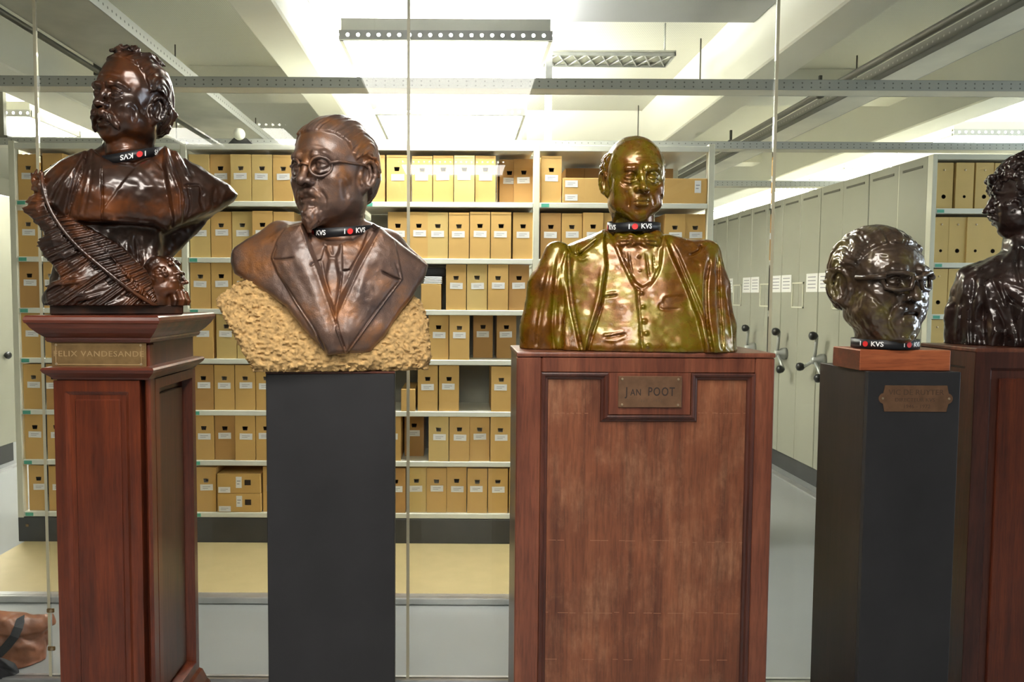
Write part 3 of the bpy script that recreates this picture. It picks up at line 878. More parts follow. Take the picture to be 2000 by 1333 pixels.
mbox('side_frieze', (hw - 0.03, hw - 0.004, -hd + 0.05, hd - 0.004, zz(720), zz(668)), M['mahogany_dark'], t)
pl = P(100, 669, Y1); pr = P(286, 717, Y1)
cx1 = (px0 + px1) / 2
np1 = mbox('name_plate', (pl.x - cx1 + 0.001, pr.x - cx1, -hd - 0.002, -hd + 0.003, zz(717), zz(669)), M['brass_plate'], t, 0.001)
pcx, pcz = ((pl.x + pr.x) / 2 - cx1), (zz(717) + zz(669)) / 2
flat_text('lettering', 'FELIX VANDESANDE', 0.0215, M['engrave_pale'], np1, (pcx, -hd - 0.0022, pcz + 0.0015), 0.0005, 1.12, 1.14)
bm = bmesh.new(); frame_rect(bm, pl.x - cx1 + 0.012, pr.x - cx1 - 0.012, zz(713), zz(673), -hd - 0.002, 0.0008, 0.0008, 0.0008)
obj('engraved_border', bm, M['engrave_pale'], np1)
for sxx in (-1, 1):
    for szz in (-1, 1):
        obj('screw', lathe(bmesh.new(), [(0.0035, 0.0), (0.003, -0.0015)], 8, (pcx + sxx * (hw - 0.014), -hd - 0.002, pcz + szz * 0.026), 'Y'), M['screw'], np1)

# --- plain black pedestal
Y2 = 2.2
a = P(519, 726, Y2); b = P(770, 726, Y2)
w2 = b.x - a.x
t = tag(empty('black_pedestal', (a.x, Y2, FLOOR_Z), R(4.2)), 'plain slim black painted pedestal carrying the stone based spectacled bust', 'pedestal')
H2 = P(645, 727, Y2).z - FLOOR_Z
mbox('box', (0, w2, 0, 0.3, 0, H2 - 0.006), M['black_paint'], t, 0.002)
mbox('top_board', (-0.001, w2 + 0.001, -0.001, 0.301, H2 - 0.006, H2), M['mahogany_dark'], t, 0.001)

# --- wide worn mahogany pedestal
Y3 = 2.2
a = P(1009, 690, Y3); b = P(1516, 690, Y3)
w3 = b.x - a.x
H3 = P(1260, 689, Y3).z - FLOOR_Z
t = tag(empty('wooden_pedestal', ((a.x + b.x) / 2, Y3, FLOOR_Z)), 'wide worn mahogany pedestal with recessed panel and bronze plate under the bald bust', 'pedestal')
c3 = (a.x + b.x) / 2
def q3(px, py):
    v = P(px, py, Y3); return (v.x - c3, v.z - FLOOR_Z)
hw3 = w3 / 2
mbox('carcass', (-hw3 + 0.004, hw3 - 0.004, 0.03, 0.3, 0, H3 - 0.012), M['mahogany_dark'], t)
mbox('top_board', (-hw3, hw3, 0.0, 0.302, H3 - 0.014, H3), M['mahogany_frame'], t, 0.005, 2)
xl, xr = q3(1056, 900)[0], q3(1472, 900)[0]
zt3 = q3(1200, 729)[1]
zb3 = 0.18
mbox('panel', (xl - 0.02, xr + 0.02, 0.016, 0.031, zb3 - 0.02, zt3 + 0.02), M['mahogany_worn'], t)
sc = bmesh.new()
for pyy, x0_, x1_ in ((1060, 0.03, 0.62), (1062, 0.66, 0.97), (1202, 0.0, 0.95), (1294, 0.02, 0.9), (810, 0.02, 0.22), (808, 0.74, 0.97)):
    zq = q3(1200, pyy)[1]
    for k in range(14):
        if random.random() < 0.3: continue
        a_, b_ = x0_ + (x1_ - x0_) * (k + random.uniform(0, 0.4)) / 14.0, x0_ + (x1_ - x0_) * (k + random.uniform(0.6, 1.3)) / 14.0
        zz_ = zq + random.uniform(-0.0012, 0.0012)
        box(sc, xl + (xr - xl) * a_, xl + (xr - xl) * b_, 0.0154, 0.0162, zz_ - 0.0006, zz_ + 0.0006)
so3 = obj('scratches', sc, M['scratch'], t)
so3['kind'] = 'stuff'
mbox('stile', (-hw3 + 0.001, xl, 0.003, 0.04, 0, H3 - 0.015), M['mahogany_frame'], t, 0.003)
mbox('stile', (xr, hw3 - 0.001, 0.003, 0.04, 0, H3 - 0.015), M['mahogany_frame'], t, 0.003)
mbox('top_rail', (xl + 0.0005, xr - 0.0005, 0.003, 0.04, zt3, H3 - 0.015), M['mahogany_frame'], t, 0.003)
mbox('bottom_rail', (xl + 0.0005, xr - 0.0005, 0.003, 0.04, 0, zb3), M['mahogany_frame'], t, 0.003)
ta, tb = q3(1188, 812), q3(1350, 812)
mbox('plate_block', (ta[0], tb[0], 0.0035, 0.03, ta[1], zt3 + 0.001), M['mahogany_frame'], t, 0.003)
# moulding that follows the recess and steps round the plate block
path = [(xl, zb3), (xl, zt3), (ta[0], zt3), (ta[0], ta[1]), (tb[0], tb[1]), (tb[0], zt3), (xr, zt3), (xr, zb3)]
def inset(path, d):
    out = []
    n = len(path)
    for i in range(n):
        p = Vector(path[i]); a_ = Vector(path[i - 1]); c_ = Vector(path[(i + 1) % n])
        d1 = (p - a_).normalized(); d2 = (c_ - p).normalized()
        n1 = Vector((d1.y, -d1.x)); n2 = Vector((d2.y, -d2.x))
        m = (n1 + n2) / max(1e-6, 1 + n1.dot(n2))
        out.append(p + m * d)
    return out
mo = bmesh.new()
prof = [(0.0, 0.002), (0.004, 0.0005), (0.009, 0.003), (0.013, 0.009), (0.018, 0.012), (0.021, 0.0165)]
rr = [[mo.verts.new((v.x, y, v.y)) for v in inset(path, d)] for d, y in prof]
for r0, r1 in zip(rr, rr[1:]):
    for k in range(len(path)):
        j = (k + 1) % len(path)
        mo.faces.new((r0[k], r0[j], r1[j], r1[k]))
obj('panel_moulding', mo, M['mahogany_dark'], t)
pa, pb = q3(1208, 735), q3(1331, 797)
np3 = mbox('name_plate', (pa[0], pb[0], -0.002, 0.004, pb[1], pa[1]), M['brass_dark'], t, 0.0015)
pcx, pcz = (pa[0] + pb[0]) / 2, (pa[1] + pb[1]) / 2
flat_text('lettering', 'J', 0.034, M['engrave'], np3, (pcx - 0.0655, -0.0022, pcz + 0.0), 0.0005, 1.0, 0.8, 0.012)
flat_text('lettering', 'AN', 0.0255, M['engrave'], np3, (pcx - 0.040, -0.0022, pcz - 0.002), 0.0005, 1.15, 0.78, 0.012)
flat_text('lettering', 'POOT', 0.034, M['engrave'], np3, (pcx + 0.031, -0.0022, pcz + 0.0), 0.0005, 1.16, 0.74, 0.012)
flat_text('small_lettering', '1863 - 1943', 0.0105, M['engrave_faint'], np3, (pcx, -0.0022, pcz - 0.025), 0.0004, 1.3)
for sxx in (-1, 1):
    for szz in (-1, 1):
        obj('screw', lathe(bmesh.new(), [(0.0035, 0.0), (0.003, -0.002)], 8, (pcx + sxx * 0.078, -0.002, pcz + szz * 0.036), 'Y'), M['screw'], np3)

# --- black pedestal with a wooden block, right
Y4 = 2.3
a = P(1696, 728, Y4); b = P(1877, 728, Y4)
w4 = b.x - a.x
H4 = P(1790, 727, Y4).z - FLOOR_Z
t = tag(empty('black_pedestal', (a.x, Y4, FLOOR_Z)), 'black square pedestal with shaped brass plate beside the wide wooden pedestal', 'pedestal')
mbox('front_board', (0, w4, 0, 0.018, 0, H4), M['black_paint'], t, 0.0015)
mbox('side_board', (-0.0005, 0.018, 0.0185, 0.31, 0, H4), M['black_brown'], t, 0.0015)
mbox('back_box', (0.0185, w4, 0.0185, 0.31, 0, H4 - 0.001), M['black_paint'], t)
pc = P(1788, 779, Y4)
pxx, pzz = pc.x - a.x, pc.z - FLOOR_Z
hwp, hhp = 0.0905, 0.0385
def ear(s, n=8): return [(s * (hwp + 0.002 + 0.0155 * math.cos(an)), 0.0155 * math.sin(an)) for an in [PI / 2 * 0.92 * (1 - 2 * k / n) for k in range(n + 1)]]
poly = [(-hwp, -hhp), (hwp, -hhp)] + [(x, z) for x, z in ear(1)][::-1] + [(hwp, hhp), (-hwp, hhp)] + [(x, z) for x, z in ear(-1)]
np4 = obj('name_plate', prism(bmesh.new(), [(x + pxx, z + pzz) for x, z in poly], -0.0025, 0.0005, 0.0007), M['brass_dark'], t)
flat_text('lettering', 'VIC DE RUYTER', 0.0225, M['engrave_faint4'], np4, (pxx, -0.0028, pzz + 0.018), 0.0005, 1.05, 0.98)
flat_text('small_lettering', 'DIRECTEUR KVS', 0.0155, M['engrave_faint4'], np4, (pxx - 0.003, -0.0028, pzz - 0.004), 0.0004, 1.05)
flat_text('small_lettering', '1946 - 1972', 0.0155, M['engrave_faint4'], np4, (pxx + 0.003, -0.0028, pzz - 0.023), 0.0004, 1.05)
for s in (-1, 1):
    obj('screw', lathe(bmesh.new(), [(0.004, 0.0), (0.003, -0.002)], 8, (pxx + s * (hwp + 0.006), -0.0025, pzz), 'Y'), M['screw'], np4)
Y4B = 2.33
a4 = P(1680, 700, Y4B); b4 = P(1857, 700, Y4B)
BLK_H = 0.0615
blk = tag(empty('wooden_block', ((a4.x + b4.x) / 2, Y4B + 0.085, FLOOR_Z + H4)), 'orange brown wooden block on the black pedestal under the bearded head', 'block')
hwb = (b4.x - a4.x) / 2
mbox('block', (-hwb, hwb, -0.085, 0.085, 0.0005, BLK_H), M['block_wood'], blk, 0.002)
mbox('end_veneer', (-hwb - 0.001, -hwb + 0.0005, -0.083, 0.083, 0.003, BLK_H - 0.003), M['mahogany_flat'], blk)

# --- mahogany pedestal at the right edge
Y5 = 2.6
a = P(1907, 690, Y5)
H5 = P(1907, 681, Y5).z - FLOOR_Z
w5 = 0.56
t = tag(empty('wooden_pedestal', (a.x, Y5, FLOOR_Z)), 'dark mahogany panelled pedestal at the right edge under the curly haired bust', 'pedestal')
mbox('shaft', (0.006, w5 - 0.006, 0.014, 0.314, 0, H5 - 0.012), M['mahogany_dark'], t)
mbox('top_board', (0, w5, 0, 0.32, H5 - 0.014, H5), M['mahogany_frame'], t, 0.003)
bm = bmesh.new(); frame_rect(bm, 0.001, w5 - 0.001, 0.1, H5 - 0.014, 0.015, 0.05, 0.012, 0.012)
obj('front_frame', bm, M['mahogany_dark'], t)
mbox('front_panel', (0.085, w5 - 0.085, 0.006, 0.016, 0.19, H5 - 0.1), M['mahogany_red'], t, 0.003)
bm = bmesh.new(); frame_rect(bm, -0.315, -0.004, 0.1, H5 - 0.014, 0, 0.05, 0.008, 0.01)
fr = obj('side_frame', bm, M['mahogany_dark'], t)
fr.rotation_euler = (0, 0, R(-90)); fr.location = (0.007, 0, 0)
obj('base_moulding', ring_mould(bmesh.new(), 0.004, w5 - 0.004, 0.004, 0.316, [(0.014, 0), (0.014, 0.08), (0.006, 0.095), (0.0, 0.1)]), M['mahogany_dark'], t)
# ---------------------------------------------------------------- sculpting: solid fields turned into one continuous mesh
class Frame:
    """upright local frame of a bust standing at (px, Y), its -y turned towards the viewer"""
    def __init__(s, px, Y, z):
        w = P(px, 577, Y)
        s.o = np.array([w.x, Y, z])
        s.phi = -math.atan2(w.x, Y)
        c, n = math.cos(s.phi), math.sin(s.phi)
        s.R = np.array([[c, -n, 0], [n, c, 0], [0, 0, 1.0]])
        s.cam_o = s.R.T @ (np.array([0, 0, CAM_H]) - s.o)
        CR = np.array([list(r) for r in CAM_R])
        s.K = s.R.T @ CR                          # camera axes in the local frame
    def loc(s, px, py, d=0.0):
        v = s.K @ np.array([(px - PPX) / FOC, (PPY - py) / FOC, -1.0])
        t = (d - s.cam_o[1]) / v[1]
        return s.cam_o + v * t
    def scale(s, d=0.0):
        """metres per pixel at local depth d"""
        a = s.loc(900, 577, d); b = s.loc(910, 577, d)
        return float(np.linalg.norm(b - a)) / 10.0
    def pix(s, X, Y, Z):
        """photograph pixel of local points (broadcast arrays)"""
        x, y, z = X - s.cam_o[0], Y - s.cam_o[1], Z - s.cam_o[2]
        K = s.K
        a = K[0, 0] * x + K[1, 0] * y + K[2, 0] * z
        b = K[0, 1] * x + K[1, 1] * y + K[2, 1] * z
        c = -(K[0, 2] * x + K[1, 2] * y + K[2, 2] * z)
        return PPX + FOC * a / c, PPY - FOC * b / c

def rot_zyx(yaw=0, pitch=0, roll=0):
    """yaw > 0 turns a -y facing head to +x, pitch > 0 lifts the face, roll > 0 leans the crown to +x"""
    return np.array([list(r) for r in (Matrix.Rotation(R(yaw), 3, 'Z') @ Matrix.Rotation(R(-pitch), 3, 'X') @ Matrix.Rotation(R(roll), 3, 'Y'))])

_rng = np.random.RandomState(11)
_LAT = _rng.rand(32, 32, 32).astype(np.float32) * 2 - 1
def noise3(x, y, z):
    """smooth lattice noise in [-1, 1]"""
    xi, yi, zi = np.floor(x).astype(np.int32), np.floor(y).astype(np.int32), np.floor(z).astype(np.int32)
    fx, fy, fz = x - xi, y - yi, z - zi
    fx, fy, fz = (f * f * (3 - 2 * f) for f in (fx, fy, fz))
    xi &= 31; yi &= 31; zi &= 31
    xj, yj, zj = (xi + 1) & 31, (yi + 1) & 31, (zi + 1) & 31
    L = _LAT
    a = L[xi, yi, zi] * (1 - fx) + L[xj, yi, zi] * fx
    b = L[xi, yj, zi] * (1 - fx) + L[xj, yj, zi] * fx
    c = L[xi, yi, zj] * (1 - fx) + L[xj, yi, zj] * fx
    d = L[xi, yj, zj] * (1 - fx) + L[xj, yj, zj] * fx
    return (a * (1 - fy) + b * fy) * (1 - fz) + (c * (1 - fy) + d * fy) * fz

def seg_dist2d(px, py, pts):
    """distance in pixels to a polyline and position along it (0..1)"""
    best = None; bt = None
    n = len(pts) - 1
    for i in range(n):
        (ax, ay), (bx, by) = pts[i], pts[i + 1]
        dx, dy = bx - ax, by - ay
        t = np.clip(((px - ax) * dx + (py - ay) * dy) / (dx * dx + dy * dy + 1e-9), 0, 1)
        d = np.hypot(px - ax - t * dx, py - ay - t * dy)
        tt = (i + t) / n
        if best is None: best, bt = d, tt
        else:
            m = d < best
            best = np.where(m, d, best); bt = np.where(m, tt, bt)
    return best, bt

def poly_sdf(px, py, pts):
    """signed distance to a polygon, negative inside"""
    d, _ = seg_dist2d(px, py, list(pts) + [pts[0]])
    ins = np.zeros(px.shape, bool)
    n = len(pts)
    for i in range(n):
        (ax, ay), (bx, by) = pts[i], pts[(i + 1) % n]
        c = (ay > py) != (by > py)
        with np.errstate(divide='ignore', invalid='ignore'):
            xx = (bx - ax) * (py - ay) / (by - ay + (1e-12 if by == ay else 0)) + ax
        ins ^= c & (px < xx)
    return np.where(ins, -d, d)

def smooth_pts(pts, n=4):
    """Catmull-Rom through the points"""
    p = [np.array(q, float) for q in pts]
    out = []
    for i in range(len(p) - 1):
        a = p[max(i - 1, 0)]; b = p[i]; c = p[i + 1]; d = p[min(i + 2, len(p) - 1)]
        for k in range(n):
            t = k / n
            out.append(0.5 * ((2 * b) + (c - a) * t + (2 * a - 5 * b + 4 * c - d) * t * t + (3 * b - a - 3 * c + d) * t ** 3))
    out.append(p[-1])
    return [tuple(q) for q in out]

def smoothstep(a, b, x):
    t = np.clip((x - a) / (b - a), 0, 1)
    return t * t * (3 - 2 * t)

class Field:
    def __init__(s, frame, lo, hi, h):
        s.f, s.h = frame, h
        s.lo = np.array(lo, float)
        s.n = np.ceil((np.array(hi) - s.lo) / h).astype(int) + 1
        s.ax = [(s.lo[i] + h * np.arange(s.n[i])).astype(np.float32) for i in range(3)]
        s.D = np.full(tuple(s.n), 0.06, np.float32)
    def win(s, lo, hi):
        a = [max(0, int(math.floor((lo[i] - s.lo[i]) / s.h))) for i in range(3)]
        b = [min(int(s.n[i]), int(math.ceil((hi[i] - s.lo[i]) / s.h)) + 1) for i in range(3)]
        if any(a[i] >= b[i] for i in range(3)): return None
        sl = tuple(slice(a[i], b[i]) for i in range(3))
        return sl, s.ax[0][sl[0]][:, None, None], s.ax[1][sl[1]][None, :, None], s.ax[2][sl[2]][None, None, :]
    def comb(s, sl, d, k, op):
        a = s.D[sl]
        if op == 'u':
            if k > 0:
                h = np.maximum(k - np.abs(a - d), 0) / k
                s.D[sl] = np.minimum(a, d) - h * h * (k * 0.25)
            else: s.D[sl] = np.minimum(a, d)
        else:
            d = -d if op == 's' else d
            if k > 0:
                h = np.maximum(k - np.abs(a - d), 0) / k
                s.D[sl] = np.maximum(a, d) + h * h * (k * 0.25)
            else: s.D[sl] = np.maximum(a, d)
    # primitives; T = (origin, rotation 3x3, scale)
    def ell(s, c, r, T=None, rot=None, k=0.01, op='u'):
        c = np.array(c, float); r = np.array(r, float)
        A = np.eye(3) if rot is None else rot
        if T is not None:
            o, RT, sc = T
            c = o + RT @ (c * sc); r = r * sc; A = RT @ A; k = k * sc
        m = float(r.max()) + k + 3 * s.h
        w = s.win(c - m, c + m)
        if w is None: return
        sl, X, Y, Z = w
        x, y, z = X - c[0], Y - c[1], Z - c[2]
        u = A[0, 0] * x + A[1, 0] * y + A[2, 0] * z
        v = A[0, 1] * x + A[1, 1] * y + A[2, 1] * z
        q = A[0, 2] * x + A[1, 2] * y + A[2, 2] * z
        k0 = np.sqrt((u / r[0]) ** 2 + (v / r[1]) ** 2 + (q / r[2]) ** 2)
        k1 = np.sqrt((u / r[0] ** 2) ** 2 + (v / r[1] ** 2) ** 2 + (q / r[2] ** 2) ** 2) + 1e-6
        s.comb(sl, k0 * (k0 - 1) / k1, k, op)
    def cap(s, a, b, ra, rb, T=None, k=0.008, op='u'):
        a = np.array(a, float); b = np.array(b, float)
        if T is not None:
            o, RT, sc = T
            a = o + RT @ (a * sc); b = o + RT @ (b * sc); ra *= sc; rb *= sc; k *= sc
        m = max(ra, rb) + k + 3 * s.h
        w = s.win(np.minimum(a, b) - m, np.maximum(a, b) + m)
        if w is None: return
        sl, X, Y, Z = w
        d = b - a
        L = float(d @ d) + 1e-12
        t = np.clip(((X - a[0]) * d[0] + (Y - a[1]) * d[1] + (Z - a[2]) * d[2]) / L, 0, 1)
        dist = np.sqrt((X - a[0] - t * d[0]) ** 2 + (Y - a[1] - t * d[1]) ** 2 + (Z - a[2] - t * d[2]) ** 2) - (ra + (rb - ra) * t)
        s.comb(sl, dist, k, op)
    def dome(s, c, r, n, off, T, k=0.0015):
        """the part of a ball beyond a plane (eyelids)"""
        o, RT, sc = T
        c = o + RT @ (np.array(c, float) * sc); r = r * sc; n = RT @ (np.array(n, float) / np.linalg.norm(n)); off = off * sc; k *= sc
        m = r + k + 3 * s.h
        w = s.win(c - m, c + m)
        if w is None: return
        sl, X, Y, Z = w
        x, y, z = X - c[0], Y - c[1], Z - c[2]
        d = np.maximum(np.sqrt(x * x + y * y + z * z) - r, off - (n[0] * x + n[1] * y + n[2] * z))
        s.comb(sl, d, k, 'u')
    def chain(s, pts, radii, T=None, k=0.006, op='u'):
        for i in range(len(pts) - 1):
            s.cap(pts[i], pts[i + 1], radii[i], radii[i + 1], T, k, op)
    def relief(s, poly, front, back, ymid, k=0.012, op='u', kk=0.02, steep=0.75, zcut=None):
        """solid whose outline is a pixel polygon (on the plane y = ymid) between two depth surfaces front(px,py,X,Z) and back(...)"""
        pts = np.array([s.f.loc(x, y, ymid) for x, y in poly])
        m = 0.05
        w = s.win((pts[:, 0].min() - m, s.lo[1], pts[:, 2].min() - m), (pts[:, 0].max() + m, 1e3, pts[:, 2].max() + m))
        sl, X, Y, Z = w
        X2, Z2 = X[:, 0, :] + 0 * Z[:, 0, :], Z[:, 0, :] + 0 * X[:, 0, :]
        d2 = poly_sdf(X2, Z2, [(p[0], p[2]) for p in pts]).astype(np.float32)
        px, py = s.f.pix(X2, ymid + 0 * X2, Z2)
        fr = front(px, py, X2, Z2, d2).astype(np.float32)
        bk = np.broadcast_to(np.asarray(back(px, py, X2, Z2, d2), np.float32), X2.shape)
        d = np.maximum((fr[:, None, :] - Y) * steep, (Y - bk[:, None, :]) * steep)
        e = d2[:, None, :]
        h = np.maximum(kk - np.abs(d - e), 0) / kk
        d = np.maximum(d, e) + h * h * (kk * 0.25)
        s.comb(sl, d, k, op)
    def draw(s, pts, w, amp, y0=-9, y1=9, taper=True, smooth=True, flat=False):
        """carve (amp > 0) or raise (amp < 0) a stroke along a pixel polyline on whatever faces the viewer"""
        if smooth and len(pts) > 2: pts = smooth_pts(pts, 4)
        yy = [max(y0, s.lo[1]), min(y1, s.ax[1][-1])]
        c = np.array([s.f.loc(x, y, d) for x, y in pts for d in yy])
        m = 3 * w * s.f.scale()
        g = s.win((c[:, 0].min() - m, yy[0], c[:, 2].min() - m), (c[:, 0].max() + m, yy[1], c[:, 2].max() + m))
        if g is None: return
        sl, X, Y, Z = g
        X = X[::1]
        # distance computed on the column mid plane, perspective corrected per depth slice by the true projection
        px, py = s.f.pix(X, Y, Z)
        d, t = seg_dist2d(px.astype(np.float32), py.astype(np.float32), pts)
        v = amp * np.exp(-(d / w) ** 2)
        if taper: v = v * np.minimum(1, np.minimum(t, 1 - t) * 5 + 0.15)
        s.D[sl] += v.astype(np.float32)
    def mottle(s, amp, size, lo=None, hi=None, band=0.012, fn=None, T=None):
        lo = s.lo if lo is None else lo
        hi = s.lo + s.n * s.h if hi is None else hi
        sl, X, Y, Z = s.win(lo, hi)
        sub = s.D[sl]
        i = np.nonzero(np.abs(sub) < band)
        x, y, z = X[i[0], 0, 0], Y[0, i[1], 0], Z[0, 0, i[2]]
        wgt = 1.0 if fn is None else fn(x, y, z)
        size = (size,) * 3 if np.isscalar(size) else size
        if T is not None:
            q = (np.stack([x, y, z], 1) - T[0]) @ T[1] / T[2]
            x, y, z = q[:, 0], q[:, 1], q[:, 2]
        n = noise3(x / size[0] + 5.3, y / size[1] + 9.1, z / size[2] + 2.7)
        sub[i] += (amp * n * wgt).astype(np.float32)
        s.D[sl] = sub
    def swell(s, amt, fn, T, band=0.016):
        """raise the surface where fn(head coordinates) is 1 (hair, cloth edges)"""
        i = np.nonzero(np.abs(s.D) < band)
        p = np.stack([s.ax[0][i[0]], s.ax[1][i[1]], s.ax[2][i[2]]], 1)
        q = (p - T[0]) @ T[1] / T[2]
        s.D[i] -= (amt * T[2] * fn(q[:, 0], q[:, 1], q[:, 2])).astype(np.float32)
    def mesh(s, name):
        """surface nets"""
        D = s.D
        D[0], D[-1] = 0.05, 0.05; D[:, 0], D[:, -1] = 0.05, 0.05; D[:, :, 0], D[:, :, -1] = 0.05, 0.05
        S = D < 0
        c = S[:-1, :-1, :-1].astype(np.int8)
        tot = sum(S[i:S.shape[0] - 1 + i, j:S.shape[1] - 1 + j, k:S.shape[2] - 1 + k].astype(np.int8) for i in (0, 1) for j in (0, 1) for k in (0, 1))
        act = (tot > 0) & (tot < 8)
        ci = np.argwhere(act)
        idx = np.full(act.shape, -1, np.int32)
        idx[tuple(ci.T)] = np.arange(len(ci))
        acc = np.zeros((len(ci), 3)); cnt = np.zeros(len(ci))
        corners = [(i, j, k) for i in (0, 1) for j in (0, 1) for k in (0, 1)]
        V = {o: D[ci[:, 0] + o[0], ci[:, 1] + o[1], ci[:, 2] + o[2]] for o in corners}
        for a in corners:
            for axis in range(3):
                if a[axis] == 0:
                    b = list(a); b[axis] = 1; b = tuple(b)
                    va, vb = V[a], V[b]
                    m = (va < 0) != (vb < 0)
                    t = np.where(m, va / np.where(m, va - vb, 1), 0)
                    p = np.array(a, float)[None] + t[:, None] * np.eye(3)[axis][None]
                    acc[m] += p[m]; cnt[m] += 1
        ver = (ci + acc / cnt[:, None]) * s.h + s.lo
        quads = []
        for axis in range(3):
            o = [(1, 0, 0), (0, 1, 0), (0, 0, 1)][axis]
            A = S[:-1, :-1, :-1]; B = S[o[0]:S.shape[0] - 1 + o[0], o[1]:S.shape[1] - 1 + o[1], o[2]:S.shape[2] - 1 + o[2]]
            e = np.argwhere(A != B)
            e = e[(e > 0).all(1)]
            u, v = (axis + 1) % 3, (axis + 2) % 3
            du, dv = np.eye(3, dtype=int)[u], np.eye(3, dtype=int)[v]
            q = np.stack([idx[tuple((e - a * du - b * dv).T)] for a, b in ((0, 0), (1, 0), (1, 1), (0, 1))], 1)
            flip = A[tuple(e.T)]
            q[~flip] = q[~flip][:, ::-1]
            quads.append(q)
        q = np.concatenate(quads)
        q = q[(q >= 0).all(1)]
        return ver, q

    def cutz(s, z=0.0):
        s.D = np.maximum(s.D, z - s.ax[2][None, None, :])
    def hit(s, px, py, y0=-0.32, default=0.0):
        """local depth of the surface seen at a photograph pixel"""
        n = 700
        ys = np.linspace(y0, 0.2, n)
        v = s.f.K @ np.array([(px - PPX) / FOC, (PPY - py) / FOC, -1.0])
        p = s.f.cam_o[None] + v[None] * ((ys - s.f.cam_o[1]) / v[1])[:, None]
        i = np.round((p - s.lo) / s.h).astype(int)
        ok = ((i >= 0) & (i < s.n)).all(1)
        i = np.clip(i, 0, s.n - 1)
        ins = ok & (s.D[i[:, 0], i[:, 1], i[:, 2]] < 0)
        if not ins.any(): return default
        return float(ys[np.argmax(ins)])
    def at(s, px, py, out=0.0):
        return s.f.loc(px, py, s.hit(px, py) - out)

def join_mesh(name, parts):
    vs, qs, n = [], [], 0
    for v, q in parts:
        vs.append(v); qs.append(q + n); n += len(v)
    ver, q = np.concatenate(vs), np.concatenate(qs)
    me = bpy.data.meshes.new(name)
    me.vertices.add(len(ver)); me.vertices.foreach_set('co', ver.astype(np.float32).ravel())
    me.loops.add(len(q) * 4); me.loops.foreach_set('vertex_index', q.astype(np.int32).ravel())
    me.polygons.add(len(q)); me.polygons.foreach_set('loop_start', np.arange(0, len(q) * 4, 4, dtype=np.int32))
    me.polygons.foreach_set('use_smooth', np.ones(len(q), bool))
    me.update(calc_edges=True)
    return me

def place(o, fr):
    o.location = fr.o
    o.rotation_euler = (0, 0, fr.phi)

